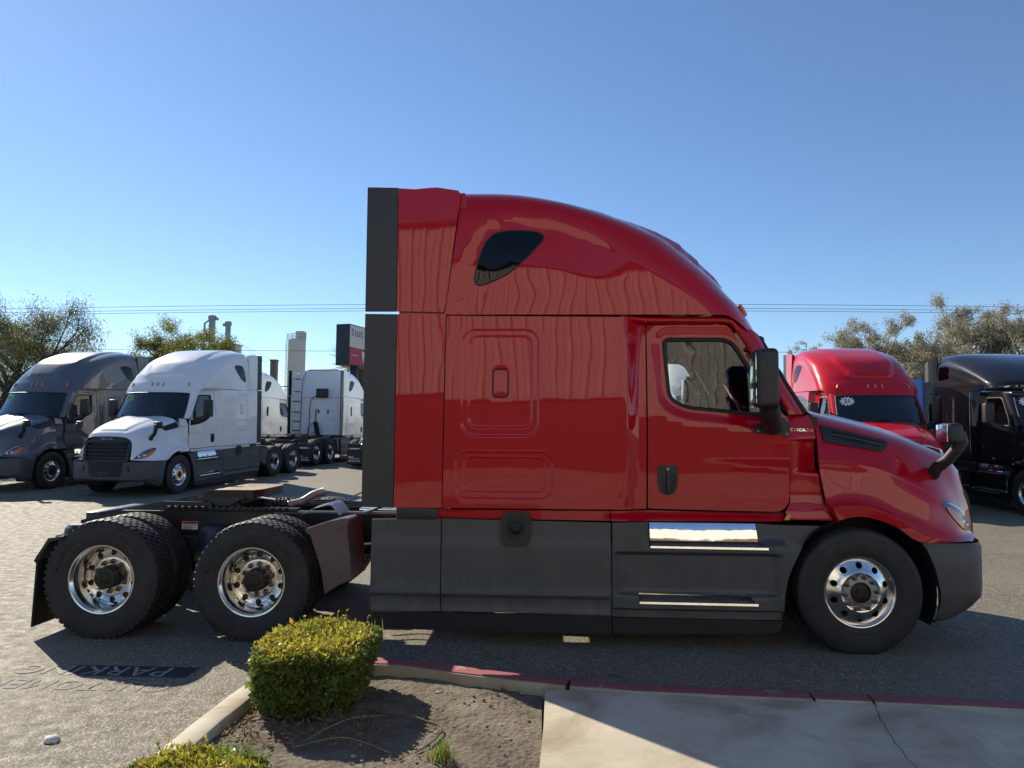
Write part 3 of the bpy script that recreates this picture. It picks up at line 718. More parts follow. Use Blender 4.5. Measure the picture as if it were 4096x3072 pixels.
    for i in range(60):
        a = hood_at(i/59, 0); P += [(a[0], -a[1], a[2]), (a[0]+.01, -max(0, a[1]-.05), a[2]-.05)]
    g.grid(P, 60, 2); both('hood_flange', g, pm, hood)
    g = G(); P = []
    for i in range(30):
        a = R(-26+234*i/29)
        for y in (1.165, .62): P.append((.03+.60*math.cos(a), -y, .50+.60*math.sin(a)*1.0))
    g.grid(P, 30, 2)
    P = [(.03+.60*math.cos(R(-26+234*i/29)), -.62, .5+.6*math.sin(R(-26+234*i/29))) for i in range(30)]; o = len(g.v); g.v += P; g.f.append(tuple(range(o, o+30)))
    both('wheel_arch_liner', g, 'plastic_dark', root)
    # vent
    vo = round_poly([(-.205, 1.882), (-.200, 1.735), (.310, 1.655), (.394, 1.730), (.378, 1.752)], [.012, .02, .02, .015, .02], 3)
    vin = round_poly([(-.120, 1.832), (-.116, 1.765), (.290, 1.690), (.340, 1.735)], .01, 2)
    VC = {}
    def Sv(x, z):
        k_ = (round(x, 4), round(z, 4))
        if k_ not in VC: VC[k_] = hood_y(x, z)
        return VC[k_]
    g = skin_panel(vo, Sv, [vin], (), .04, .02, .014); vt = both('hood_vent', g, 'plastic_dark', hood)
    g = skin_panel(vin, Sv, (), (), .05, .004, .002); g3 = G()
    for k_ in range(15):
        x = lerp(-.10, .30, k_/14); z0, z1 = lerp(1.772, 1.70, k_/14), lerp(1.825, 1.742, k_/14); g3.tube([(x, -(Sv(x, z0)+.006), z0), (x+.02, -(Sv(x, z1)+.006), z1)], .003, 4)
    g3.tube([(-.115, -(Sv(-.115, 1.80)+.012), 1.80), (.12, -(Sv(.12, 1.756)+.014), 1.756), (.315, -(Sv(.315, 1.712)+.012), 1.714)], .008, 6)
    for v_, mi in zip(vt, (lambda q: q, mirror_g)):
        obj('vent_backing', nmesh('vent_backing', mi(g)), 'rubber_seal', v_); part('vent_louver', mi(g3), 'plastic_skirt', v_)
    # headlights
    hpoly = smooth_poly([(1.035, 1.232), (.93, 1.212), (.84, 1.140), (.765, 1.040), (.725, .968), (.82, .972), (.92, .985), (.985, 1.04), (1.03, 1.13)], 3)
    base = hood_patch(hpoly, (1, 2), .003, .03); lens = hood_patch(hpoly, (1, 2), .014, .03)
    # rim of lens
    hl = both('headlight', base, 'lamp_dark', root)
    am = hood_patch(smooth_poly([(1.028, 1.185), (.970, 1.155), (.910, 1.09), (.860, .990), (.950, .998), (1.0, 1.05), (1.028, 1.12)], 3), (1, 2), .008, .03)
    ch = hood_patch(smooth_poly([(1.01, 1.222), (.93, 1.203), (.85, 1.135), (.79, 1.05), (.81, 1.06), (.87, 1.13), (.95, 1.185)], 3), (1, 2), .007, .03)
    pr = G()
    for (y, z, r_) in ((.90, 1.055, .045), (.82, 1.02, .036)):
        a = Vector(hood_at(*hood_find(y, z, (1, 2)))); M = Matrix.Translation((a.x, -a.y, a.z)) @ Vector((.75, -.6, .1)).to_track_quat('-Y', 'Z').to_matrix().to_4x4()
        pr.revolve([(r_, .02), (r_, -.004), (r_*.9, -.008), (r_*.8, -.002), (r_*.45, -.01), (0, -.014)], 20, M)
    for h_, mi in zip(hl, (lambda q: q, mirror_g)):
        part('turn_signal', mi(am), 'amber_lens', h_); part('lamp_reflector', mi(ch), 'lamp_chrome', h_); part('projector', mi(pr), 'lamp_chrome', h_); part('lens', mi(lens), 'lens_clear', h_)
    # ---------------- grille
    def gx(y, z): return interp([(.90, 1.235), (1.02, 1.225), (1.16, 1.205), (1.30, 1.178), (1.42, 1.155), (1.53, 1.165)], z)-.06*(y/.66)**2*sm(1.2, 1.5, z)
    go = round_poly([(-.62, .91), (.62, .91), (.655, 1.30), (.60, 1.435), (.30, 1.515), (-.30, 1.515), (-.60, 1.435), (-.655, 1.30)], [.03, .03, .1, .06, .1, .1, .06, .1], 3)
    gi = round_poly([(-.555, .945), (.555, .945), (.585, 1.29), (.55, 1.38), (-.55, 1.38), (-.585, 1.29)], .04, 3)
    def face_plate(outl, holes, off, th, step=.05):
        v2, t2, B = cdt(outl, holes, (), step); q = G(); q.v = [(gx(y, z)+off, y, z) for y, z in v2]; q.f = list(t2)
        for b in B:
            n_ = len(b); o_ = len(q.v); q.v += [(gx(y, z)+off, y, z) for y, z in b]+[(gx(y, z)+off-th, y, z) for y, z in b]; q.f += [(o_+i, o_+(i+1) % n_, o_+n_+(i+1) % n_, o_+n_+i) for i in range(n_)]
        return q
    gr = part('grille', face_plate(go, [gi], .018, .05), 'plastic_dark', root)
    part('grille_mesh', face_plate(gi, [], -.05, .01), 'rubber_seal', gr)
    for z in (1.035, 1.125, 1.215, 1.300):
        q = G(); w_ = .56 if z < 1.2 else .58; P = [(gx(y, z)+dx, y, z+dz) for y in np.linspace(-w_, w_, 9) for dx, dz in ((-.04, .012), (.012, -.012), (.012, -.034), (-.04, -.02))]
        q.grid(P, 9, 4); part('grille_slat', q, 'plastic_dark', gr)
    q = G(); q.revolve([(.0, .008), (1, .008), (1, -.012), (.93, -.016), (.90, -.010), (0, -.010)], 40); q.v = [(gx(0, 1.47)+.03-y*1.0, x*.145, 1.462+z*.038) for x, y, z in q.v]
    bg_ = part('emblem', q, 'chrome', gr)
    q = G(); q.revolve([(.0, -.011), (.89, -.012)], 40); q.v = [(gx(0, 1.47)+.0315-y, x*.145, 1.462+z*.038) for x, y, z in q.v]; part('emblem_field', q, 'ink_navy', gr, recalc=True)
    q = text_g('FREIGHTLINER', .040, .001, .15, spacing=1.08, bold=.0008); q.v = [(gx(0, 1.47)+.046, x*.82, 1.462+z) for x, y, z in q.v]; part('emblem_lettering', q, 'lamp_chrome', gr, 0, False)
    # ---------------- bumper
    prof = [(.908, .020), (.878, .008), (.855, .0), (.70, .0), (.52, .002), (.42, .012), (.34, .04), (.27, .085), (.25, .11)]
    rear = [(.25, .615), (.283, .640), (.484, .652), (.62, .635), (.753, .592), (.86, .545), (.908, .518)]
    PL = [(.52, 1.192), (.70, 1.192), (.86, 1.178), (.985, 1.125), (1.08, 1.02), (1.155, .88), (1.215, .68), (1.255, .42), (1.275, .2), (1.28, 0)]
    g = G(); P = []; n = 60
    for z, ins in prof:
        for i in range(n):
            t = i/(n-1); a = catmull(PL, t); x0 = interp(rear, z); x = a[0] if a[0] > .86 else lerp(x0, .86, (a[0]-.52)/.34); zz = z+(0.13*sm(.02, .42, t)+.03*sm(.4, .9, t))*sm(.50, .25, z)
            P.append((x-ins*sm(.35, .6, t), -(a[1]-ins*(1-sm(.6, .9, t))), zz))
    g.grid(P, len(prof), n); h2 = mirror_g(g); g.add(h2.v, h2.f)
    # inner returns
    P = [];
    for z, ins in prof:
        P += [(interp(rear, z), -(1.192-ins), z), (interp(rear, z)+.01, -(1.12), z)]
    gg = G(); gg.grid(P, len(prof), 2); both('bumper_return', gg, 'rubber_seal', root)
    me = bpy.data.meshes.new('bumper'); me.from_pydata(g.v, [], g.f); bm = bmesh.new(); bm.from_mesh(me); bmesh.ops.remove_doubles(bm, verts=bm.verts, dist=.0005); bmesh.ops.recalc_face_normals(bm, faces=bm.faces); bm.to_mesh(me); bm.free()
    me.polygons.foreach_set('use_smooth', [True]*len(me.polygons)); me.set_sharp_from_angle(angle=R(40)); bp = obj('bumper', me, skirt, root)
    def bx(y): # bumper face x at half width
        for i in range(200):
            a = catmull(PL, 1-i/199)
            if a[1] >= abs(y): return a[0]
        return .9
    li = round_poly([(-.50, .90), (-.44, .56), (-.36, .52), (.36, .52), (.44, .56), (.50, .90)], .04, 3)
    v2, t2, B = cdt(li, (), (), .05); q = G(); q.v = [(bx(y)+.006, y, z) for y, z in v2]; q.f = list(t2); ig = part('lower_grille', q, 'rubber_seal', bp)
    q = G()
    for z in np.linspace(.545, .885, 10):
        w_ = lerp(.40, .49, (z-.54)/.35); q.tube([(bx(y)+.010, y, z) for y in np.linspace(-w_, w_, 11)], .005, 4)
    part('lower_grille_bar', q, 'plastic_dark', ig)
    q = G(); q.prism([(-.64, .80), (-.56, .80), (-.60, .66), (-.66, .66)], bx(.6)-.05, bx(.6)+.006, 'x'); both('bumper_slot', q, 'rubber_seal', bp)
    q = G(); q.box((bx(0)+.012, 0, .60), (.02, .30, .12), .01); part('radar_cover', q, 'plastic_dark', bp)
    # ---------------- marker lights, mirrors
    for y in (-.86, -.17, 0, .17, .86):
        z = 2.905; L0 = .585; u_ = min(1, abs(y)/roof_w(z)); xf = interp(NOSE, z)-L0+L0*(1-u_**2.36)**(1/2.36)
        g = G(); g.box((0, 0, 0), (.035, .042, .125), .017, 3); M_ = Matrix.Translation((xf+.010, y, z)) @ Matrix.Rotation(math.atan2(y, 1.0)*(1.1 if abs(y) > .5 else .2), 4, 'Z') @ Matrix.Rotation(R(-30), 4, 'Y'); g.v = [tuple(M_ @ Vector(p_)) for p_ in g.v]
        part('marker_light', g, 'amber_lens', root)
    # door mirror
    g = G(); g.box((-.832, -1.46, 2.248), (.180, .215, .475), .045, 4); g.v = [(x+.02*(y+1.46), y, z+.03*(x+.83)) for x, y, z in g.v]
    g.tube([(-.80, -1.46, 2.04), (-.775, -1.38, 1.97), (-.72, -1.25, 1.90), (-.66, -1.12, 1.855)], [.075, .085, .085, .07], 12)
    dm = both('door_mirror', g, 'plastic_dark', root)
    gl_ = G(); gl_.box((-.925, -1.46, 2.33), (.006, .16, .24), .002); g2_ = G(); g2_.box((-.925, -1.46, 2.105), (.006, .16, .12), .002)
    for o_, mi in zip(dm, (lambda q: q, mirror_g)): part('mirror_glass', mi(gl_), 'chrome', o_); part('mirror_glass', mi(g2_), 'chrome', o_)
    bk = skin_panel(round_poly([(-.858, 1.812), (-.75, 1.898), (-.60, 1.936), (-.535, 1.928), (-.535, 1.776)], .01, 1), S_body, (), (), .05, .02, .016); mb = both('mirror_bracket', bk, 'plastic_dark', root)
    for (x, z) in ((-.56, 1.915), (-.56, 1.80), (-.80, 1.825)):
        q = G(); q.revolve([(.0, -.010), (.007, -.009), (.010, -.004), (.010, 0)], 10, Matrix.Translation((x, -(S_body(x, z)+.016), z)))
        for o_, mi in zip(mb, (lambda q: q, mirror_g)): b_ = part('bolt', mi(q), 'steel_galvanised', o_); b_['d'] = 1
    # hood mirror
    g = G(); g.box((.800, -1.12, 1.815), (.135, .20, .175), .045, 4)
    ay = hood_y(.77, 1.47); g.tube([(.83, -1.12, 1.815), (.875, -1.12, 1.80), (.892, -1.12, 1.745), (.868, -1.09, 1.685), (.825, -1.04, 1.60), (.785, -(ay+.045), 1.52), (.77, -(ay+.01), 1.46), (.765, -(ay-.03), 1.43)], [.055, .056, .052, .047, .047, .050, .052, .045], 12)
    hm = both('hood_mirror', g, 'plastic_dark', root)
    q = G(); q.box((.733, -1.12, 1.816), (.008, .165, .145), .03, 3)
    for o_, mi in zip(hm, (lambda q: q, mirror_g)): part('mirror_glass', mi(q), 'chrome', o_)
    # ---------------- skirts
    def S_sk(x, z):
        w = 1.212-.028*sm(.47, .44, z)*sm(.28, .32, z)*0+.012*sm(.875, .89, z)*-1
        w += .016*sm(.48, .455, z)*sm(.40, .43, z)-.012*sm(.44, .40, z)+.014*sm(.33, .305, z)-.02*sm(.28, .24, z)
        return w+wob(x, z, .004, 2.5, 2.5, 8)
    kz = [[(-4.07, z), (-2.05, z)] for z in (.25, .27, .29, .31, .33, .40, .42, .44, .455, .47, .48, .875, .89)]
    both('rear_skirt', skin_panel([(-4.080, 1.046), (-3.486, 1.060), (-3.483, .293), (-4.078, .268)], S_sk, (), kz, .06, .03), skirt, root)
    both('middle_skirt', skin_panel([(-3.476, 1.060), (-2.050, 1.043), (-2.046, .279), (-3.475, .293)], S_sk, (), kz, .06, .03), skirt, root)
    dk = lambda x, z: 1.178
    both('lower_skirt', skin_panel([(-4.057, .262), (-2.044, .274), (-2.040, .115), (-4.055, .132)], dk, (), (), .1, .03), 'rubber_seal', root)
    AR = [(-.308, 1.033), (-.38, .978), (-.477, .854), (-.547, .717), (-.596, .595), (-.619, .473), (-.634, .262)]
    stp_hole = [(-1.722, 1.046), (-.835, 1.044), (-.812, .885), (-1.722, .893)]
    def S_st(x, z):
        w = 1.212-.05*sm(.81, .775, z)*sm(.44, .475, z)*sm(-2.03, -1.95, x)*sm(-.62, -.72, x)
        if z < .475: w += .012*sm(.475, .455, z)*sm(-1.98, -1.88, x)*sm(-.70, -.85, x)-.035*sm(.345, .325, z)
        if z > .80: w -= .05*sm(.86, .90, z)*sm(-1.78, -1.70, x)+0.0
        w += .0
        return w
    so = [(-2.038, 1.043), (-1.735, 1.052), (-1.728, .842), (-.748, .834), (-.815, .90), (-.832, 1.046), (-.642, 1.036)]+AR+[(-2.036, .266)]
    kz = [[(-2.03, z), (-.62, z)] for z in (.32, .33, .34, .35, .44, .455, .475, .77, .785, .80, .815, .86, .875, .89)]+[[(x, .3), (x, .86)] for x in (-2.0, -1.96, -.66, -.70, -.73)]
    sk3 = both('step_skirt', skin_panel(so, S_st, [[(-1.820, .388), (-.842, .384), (-.905, .452), (-1.816, .464)]], kz, .05, .05), skirt, root)
    q = skin_panel([(-1.86, .34), (-.80, .34), (-.80, 1.03), (-1.86, 1.03)], lambda x, z: 1.085, (), (), .3, .01); both('step_pocket', q, 'rubber_seal', root)
    fl_ = G(); P = []
    for (x, z) in [catmull(AR, i/20) for i in range(21)]: P += [(x, -1.21, z), (x+.004, -1.10, z), (x-.02, -.75, z)]
    fl_.grid(P, 21, 3); both('skirt_return', fl_, 'rubber_seal', root)
    both('lower_skirt', skin_panel(round_poly([(-2.034, .256), (-.636, .254), (-.642, .186), (-.70, .156), (-1.0, .140), (-2.030, .118)], [.0, .0, .03, .05, .02, 0], 2), dk, (), (), .1, .03), 'rubber_seal', root)
    # bright step plate and treads
    q = G(); P = []
    for i in range(20):
        x = lerp(-1.720, -.835, i/19)
        for z in (1.044, 1.015, .99, .965, .94, .918, .898): s_ = (1.044-z)/.146; P.append((x+(.010*s_ if i == 19 else 0), -(1.142+.058*s_-.022*s_*s_)+.0035*math.sin(x*7+z*3)-.0016*math.sin(x*17), z))
    q.grid(P, 20, 7)
    sp_ = both('step_plate', q, 'chrome', root)
    for nm, x0, x1, z, yi, yo in (('upper_step', -1.722, -.752, .893, 1.11, 1.226), ('lower_step', -1.816, -.846, .438, 1.12, 1.240)):
        q = G(); q.add([(x0, -yo-.0035, z-.050), (x1, -yo-.0035, z-.054), (x1, -yo, z-.036), (x0, -yo, z-.034), (x1-.06, -yi, z), (x0+.005, -yi, z), (x1-.065, -yi+.004, z+.024), (x0+.005, -yi+.004, z+.024)], [(0, 1, 2, 3), (5, 4, 6, 7)])
        st = both(nm, q, 'aluminium', root)
        q2 = G(); q2.add(q.v, [(3, 2, 4, 5), (0, 3, 5)])
        for o_, mi in zip(st, (lambda q: q, mirror_g)): part('step_tread', mi(q2), 'tread_steel', o_)
        q = G(); n_ = 26
        for i in range(n_):
            for rr in (0, 1):
                f = .25+.5*rr; x = lerp(x0+.03, x1-.07, (i+.5*rr)/n_); q.revolve([(.011, 0), (.009, .006), (.0, .007)], 8, Matrix.Translation((x, -lerp(yo, yi, f), z-.033+.032*f)) @ Matrix.Rotation(R(90), 4, 'X'))
        for o_, mi in zip(st, (lambda q: q, mirror_g)): t_ = part('tread_studs', mi(q), 'lug_steel', o_); t_['d'] = 1; t_['kind'] = 'stuff'
    # fuel filler pocket
    fo = round_poly([(-2.951, 1.123), (-2.747, 1.125), (-2.715, 1.057), (-2.727, .881), (-2.758, .837), (-2.948, .834), (-2.974, .877), (-2.976, 1.053)], .02, 2)
    fi = round_poly([(-2.915, 1.10), (-2.775, 1.10), (-2.760, 1.02), (-2.785, .90), (-2.91, .90), (-2.935, 1.02)], .015, 2)
    fp = both('filler_surround', skin_panel(fo, lambda x, z: 1.232, [fi], (), .05, .03), 'plastic_dark', root)
    q = skin_panel(fi, lambda x, z: 1.222, (), (), .08, .01); c_ = G(); c_.revolve([(.055, .03), (.055, -.02), (.050, -.028), (.0, -.03)], 20, Matrix.Translation((-2.848, -1.222, 1.0)) @ Matrix.Rotation(R(-35), 4, 'X'))
    for i in range(3): c_.box((-2.848+.02*(i-1), -1.235, 1.002), (.008, .03, .06), .003)
    for o_, mi in zip(fp, (lambda q: q, mirror_g)): obj('filler_recess', nmesh('filler_recess', mi(q)), 'rubber_seal', o_); part('filler_cap', mi(c_), 'plastic_dark', o_)
    q = G(); q.box((-3.69, -1.0, 1.10), (.36, .42, .10), .01); both('cab_mount', q, 'plastic_dark', root)
    # fuel tanks behind the skirts keep daylight out
    q = G(); q.revolve([(0, -.80), (.30, -.80), (.31, -.78), (.31, .78), (.30, .80), (0, .80)], 28, Matrix.Translation((-2.70, -.80, .62)) @ Matrix.Rotation(R(90), 4, 'Z')); both('fuel_tank', q, 'aluminium', root)
    q = G(); q.box((-1.2, -.85, .62), (1.0, .5, .6), .04); both('battery_box', q, 'plastic_dark', root)
    for nm, y, poly in (('skirt_backing', 1.13, [(-4.03, .30), (-2.06, .30), (-2.06, 1.03), (-4.03, 1.03)]), ('skirt_backing', 1.10, [(-2.06, .28), (-.70, .28), (-.70, .82), (-2.06, .82)]), ('extension_backing', 1.165, [(-3.98, 1.16), (-3.42, 1.16), (-3.42, 2.90), (-3.885, 2.90), (-3.885, 2.80), (-3.98, 2.80)]), ('extension_backing', 1.15, [(-3.98, 2.85), (-3.45, 2.85), (-3.30, 3.80), (-3.32, 3.90), (-3.98, 3.90)])):
        both(nm, skin_panel(poly, lambda x, z, y=y: y, (), (), .4, .01), pm if 'ext' in nm else 'rubber_seal', root)
    g = G(); g.box((-1.735, -1.02, 1.95), (.14, .03, 1.55)); both('door_post', g, 'rubber_seal', root)
    g = G(); g.box((-.53, -.96, 1.45), (.14, .03, .80)); both('door_post', g, 'rubber_seal', root)
    # ---------------- interior
    g = G(); g.box((-1.82, 0, 1.95), (.04, 2.05, 1.62)); part('sleeper_curtain', g, 'interior_dark', root)
    g = G(); g.box((-1.32, 0, 2.745), (.95, 1.9, .03)); part('headliner', g, 'interior_grey', root)
    g = G(); g.prism([(-.75, 1.15), (-.30, 1.15), (-.22, 1.95), (-.45, 1.98), (-.70, 1.80)], -.93, .93, 'y'); part('dashboard', g, 'interior_dark', root)
    for s_ in (-1, 1):
        g = G(); g.box((-1.30, s_*.62, 1.52), (.50, .50, .14), .05, 3); g.box((-1.52, s_*.62, 1.93), (.13, .48, .75), .05, 3, rot=Matrix.Rotation(R(-8), 4, 'Y')); g.box((-1.60, s_*.62, 2.37), (.10, .28, .16), .04, 3); g.box((-1.3, s_*.62, 1.28), (.35, .35, .36), .02)
        part('seat', g, 'interior_grey' if s_ < 0 else 'interior_dark', root)
    g = G(); g.tube([(-.95+.02*math.cos(2*math.pi*i/32)+.09*math.sin(2*math.pi*i/32), .62+.23*math.cos(2*math.pi*i/32), 1.84+.21*math.sin(2*math.pi*i/32)) for i in range(33)], .016, 6, False); g.tube([(-.95, .62, 1.84), (-.72, .62, 1.72)], .03, 8); part('steering_wheel', g, 'interior_dark', root)
    # ---------------- chassis
    g = G()
    for s_ in (-1, 1):
        g.box((-3.0, s_*.40, .87), (7.0, .012, .27)); g.box((-3.0, s_*.425, 1.0), (7.0, .065, .012)); g.box((-3.0, s_*.425, .74), (7.0, .065, .012))
        g.prism([(-6.5, 1.006), (-6.72, 1.006), (-7.13, .908), (-7.13, .86), (-6.5, .735)], s_*.394, s_*.456, 'y')
    part('frame_rails', g, 'frame_black', root, 30)
    for x in (-7.05, -6.15, -5.5, -4.4, -3.6, -2.2, -.6):
        g = G(); g.box((x, 0, .87), (.14, .80, .22), .01); part('crossmember', g, 'frame_black', root)
    g = G(); g.prism([(-6.72, 1.012), (-6.60, 1.035), (-6.316, 1.100), (-5.83, 1.096), (-5.83, 1.012)], -.46, -.445, 'y'); both('ramp_guide', g, 'frame_black', root)
    # bolted slide rail
    g = G()
    for s_ in (-1, 1):
        g.box((-5.65, s_*.43, 1.03), (1.35, .12, .035), .004)
        for i in range(18): g.box((-6.22+i*.067, s_*.50, 1.045), (.034, .03, .03), .003)
    part('slide_rail', g, 'frame_black', root)
    # fifth wheel
    fw = empty('fifth_wheel', (0, 0, 0)); fw.parent = root
    top = [(-5.29, -.30), (-5.29, .30), (-5.36, .44), (-5.75, .47), (-5.98, .47), (-6.30, .33), (-6.30, .16), (-6.05, .055), (-5.72, .05), (-5.70, 0), (-5.72, -.05), (-6.05, -.055), (-6.30, -.16), (-6.30, -.33), (-5.98, -.47), (-5.75, -.47), (-5.36, -.44)]
    top = [(-5.40+(x+5.29)*.76, y*.9) for x, y in top]
    g = G(); n_ = len(top)
    zt = lambda x: 1.212 if x > -5.84 else lerp(1.212, 1.105, (-5.84-x)/.33)
    v2, t2, B = cdt(top, (), (), .08); g.v = [(x, y, zt(x)) for x, y in v2]; g.f = list(t2); part('coupling_plate', g, 'greased_steel', fw)
    g = G(); o_ = 0; tp = resample(top, .08); n_ = len(tp); g.v = [(x, y, zt(x)-.001) for x, y in tp]+[(x, y, zt(x)-.085) for x, y in tp]; g.f = [(i, (i+1) % n_, n_+(i+1) % n_, n_+i) for i in range(n_)]+[tuple(range(n_, 2*n_))]; part('plate_rim', g, 'hub_iron', fw)
    g = G()
    for s_ in (-1, 1): g.prism([(-5.95, 1.04), (-5.55, 1.04), (-5.68, 1.17), (-5.82, 1.17)], s_*.36-.03, s_*.36+.03, 'y'); g.prism([(-5.98, 1.15), (-5.50, 1.15), (-5.66, 1.065), (-5.80, 1.065)], s_*.43-.01, s_*.43+.01, 'y')
    g.box((-5.75, 0, 1.10), (.30, .66, .06)); part('mounting_saddle', g, 'frame_black', fw)
    g = G(); g.tube([(-5.42, -.36, 1.14), (-5.14, -.62, 1.145)], .010, 6); part('release_handle', g, 'steel_galvanised', fw)
    # coiled air line and hoses on the deck
    def coil(path, rc, rt, turns, name, mat):
        n_ = turns*14; pts = []
        for i in range(n_+1):
            t = i/n_; c = Vector(catmull(path, t)); d = (Vector(catmull(path, min(1, t+.01)))-Vector(catmull(path, max(0, t-.01)))).normalized(); u = d.cross(Vector((0, 0, 1))).normalized(); w_ = u.cross(d); a = 2*math.pi*turns*t; pts.append(c+(u*math.cos(a)+w_*math.sin(a))*rc)
        q = G(); q.tube(pts, rt, 5, False); return part(name, q, mat, root, 60)
    coil([(-5.34, -.28, 1.05), (-5.24, -.28, 1.065), (-5.14, -.27, 1.075)], .058, .007, 7, 'air_hose', 'rubber_seal')
    coil([(-5.14, -.27, 1.06), (-5.02, -.22, 1.09), (-4.93, -.15, 1.15), (-4.84, -.10, 1.18)], .036, .006, 30, 'air_hose', 'steel_galvanised')
    for k_ in range(4):
        q = G(); y = -.30+.17*k_; q.tube([(-5.22+.03*k_, y, 1.06), (-4.9, y+.06, 1.05), (-4.5, y+.02, 1.04), (-4.0, y*.6, 1.05), (-3.62, y*.4, 1.08)], .012, 6); part('brake_line', q, 'rubber_seal', root)
    q = G(); q.box((-5.10, -.10, 1.05), (.22, .30, .07), .012); part('valve_block', q, 'frame_black', root)
    q = G(); q.box((-4.05, 0, 1.04), (.7, .78, .02), .004); part('deck_plate', q, 'aluminium', root)
    q = G(); q.tube([(-4.36, -.455, 1.012), (-4.28, -.48, 1.035), (-4.12, -.62, 1.10), (-4.08, -.72, 1.13)], .02, 6); q.tube([(-5.2, -.47, 1.012), (-3.8, -.47, 1.012)], .018, 6); both('deck_support', q, 'steel_galvanised', root)
    # suspension
    for x in (-5.11, -6.43):
        q = G(); q.tube([(x, -.95, .5), (x, -.3, .5), (x, .3, .5), (x, .95, .5)], [.065, .08, .08, .065], 14); q.revolve([(.0, -.17), (.12, -.16), (.20, -.08), (.22, 0), (.20, .08), (.12, .16), (0, .17)], 20, Matrix.Translation((x, 0, .52))); part('drive_axle', q, 'frame_black', root)
        for s_ in (-1, 1):
            q = G(); q.revolve([(.0, -.14), (.09, -.14), (.12, -.11), (.13, -.05), (.115, 0), (.13, .05), (.12, .11), (.09, .14), (0, .14)], 20, Matrix.Translation((x-.66, s_*.53, .74)) @ Matrix.Rotation(R(90), 4, 'X')); part('air_spring', q, 'air_bag_rubber', root)
            q = G(); q.tube([(x+.45, s_*.52, .62), (x, s_*.52, .60), (x-.40, s_*.52, .56)], .045, 8); q.prism([(x+.32, .78), (x+.55, .78), (x+.50, .55), (x+.40, .55)], s_*.47, s_*.57, 'y'); part('trailing_arm', q, 'frame_black', root)
            q = G(); q.tube([(x+.12, s_*.58, .50), (x+.12, s_*.50, .90)], .032, 10); part('shock_absorber', q, 'frame_black', root)
            q = G(); q.revolve([(.0, -.09), (.075, -.085), (.08, -.02), (.085, 0), (.08, .02), (.075, .085), (0, .09)], 16, Matrix.Translation((x+.24, s_*.36, .55)) @ Matrix.Rotation(R(90), 4, 'Z')); part('brake_chamber', q, 'hub_iron', root)
    q = G(); q.tube([(-5.0, 0, .55), (-2.2, 0, .78)], .06, 12); q.tube([(-5.2, 0, .52), (-6.3, 0, .52)], .05, 12); part('driveshaft', q, 'frame_black', root)
    q = G(); q.revolve([(0, -.35), (.12, -.34), (.13, -.30), (.13, .30), (.12, .34), (0, .35)], 18, Matrix.Translation((-6.75, -.15, .78)) @ Matrix.Rotation(R(0), 4, 'Z')); part('air_tank', q, 'frame_black', root)
    q = G(); q.box((-.2, 0, .75), (1.6, .7, .5), .05); q.box((.5, 0, 1.15), (.9, .7, .8), .06); q.box((0, 0, .5), (.14, 1.6, .12), .02); part('engine_block', q, 'frame_black', root)
    # quarter fender ahead of the drive wheels
    q = G(); P = []
    cr = [(-4.80, 1.045), (-4.66, 1.115), (-4.53, 1.150), (-4.50, 1.140), (-4.43, 1.055)]
    for x, z in cr: P += [(x, -.62, z), (x-.0, -.80, z), (x+.015, -1.02, z-.005)]
    q.grid(P, len(cr), 3); both('quarter_fender', q, 'plastic_fender', root)
    q = G()
    lip = [(-4.655, .955), (-4.43, 1.03), (-4.275, 1.060), (-4.268, 1.010), (-4.46, .925), (-4.60, .905)]
    q.prism(round_poly(lip, .02, 2), -1.235, -.95, 'y'); both('quarter_fender', q, 'plastic_fender', root)
    q = G(); P = []
    sd = [(-4.60, .92, -4.29), (-4.575, .84, -4.29), (-4.53, .72, -4.275), (-4.495, .61, -4.262), (-4.462, .42, -4.245)]
    for (xa, z, xb) in sd: P += [(xa, -1.235, z), (xa+.012, -1.238, z+.005), (lerp(xa, xb, .5), -1.226, z+.05+.02), (xb, -1.205, z+.115), (xb+.01, -.75, z+.115)]
    q.grid(P, 5, 5); P = [(a_[0]-.0, y, a_[1]) for a_ in sd for y in (-1.235, -.62)]; q.grid(P, 5, 2); both('quarter_fender', q, 'plastic_fender', root)
    # mud flaps
    for s_ in (-1, 1):
        q = G(); q.box((-7.00, s_*.92, .40), (.018, .62, .62), .006, rot=Matrix.Rotation(R(2), 4, 'Y')); mf = part('mud_flap', q, 'rubber_seal', root)
        q = G(); q.prism([(-7.02, .655), (-6.90, .850), (-6.75, .872), (-6.77, .845), (-6.885, .82), (-7.0, .635)], s_*.92-.31, s_*.92+.31, 'y'); q.tube([(-6.84, s_*.4, .85), (-6.84, s_*1.2, .85)], .022, 8); part('flap_bracket', q, 'frame_black', root)
    q = G(); q.box((-7.12, 0, .80), (.03, .74, .12), .006); part('tail_plate', q, 'frame_black', root)
    for s_ in (-1, 1):
        q = G(); q.revolve([(0, .02), (.055, .02), (.055, -.01), (0, -.016)], 16, Matrix.Translation((-7.14, s_*.26, .80)) @ Matrix.Rotation(R(-90), 4, 'Z')); part('tail_lamp', q, 'tape_red', root)
    # ---------------- wheels
    for s_ in (-1, 1):
        wheel(root, 0, s_*1.065, 'front', s_)
        for x in (-5.11, -6.43): wheel(root, x, s_*1.085, 'outer', s_); wheel(root, x, s_*.745, 'inner', s_)

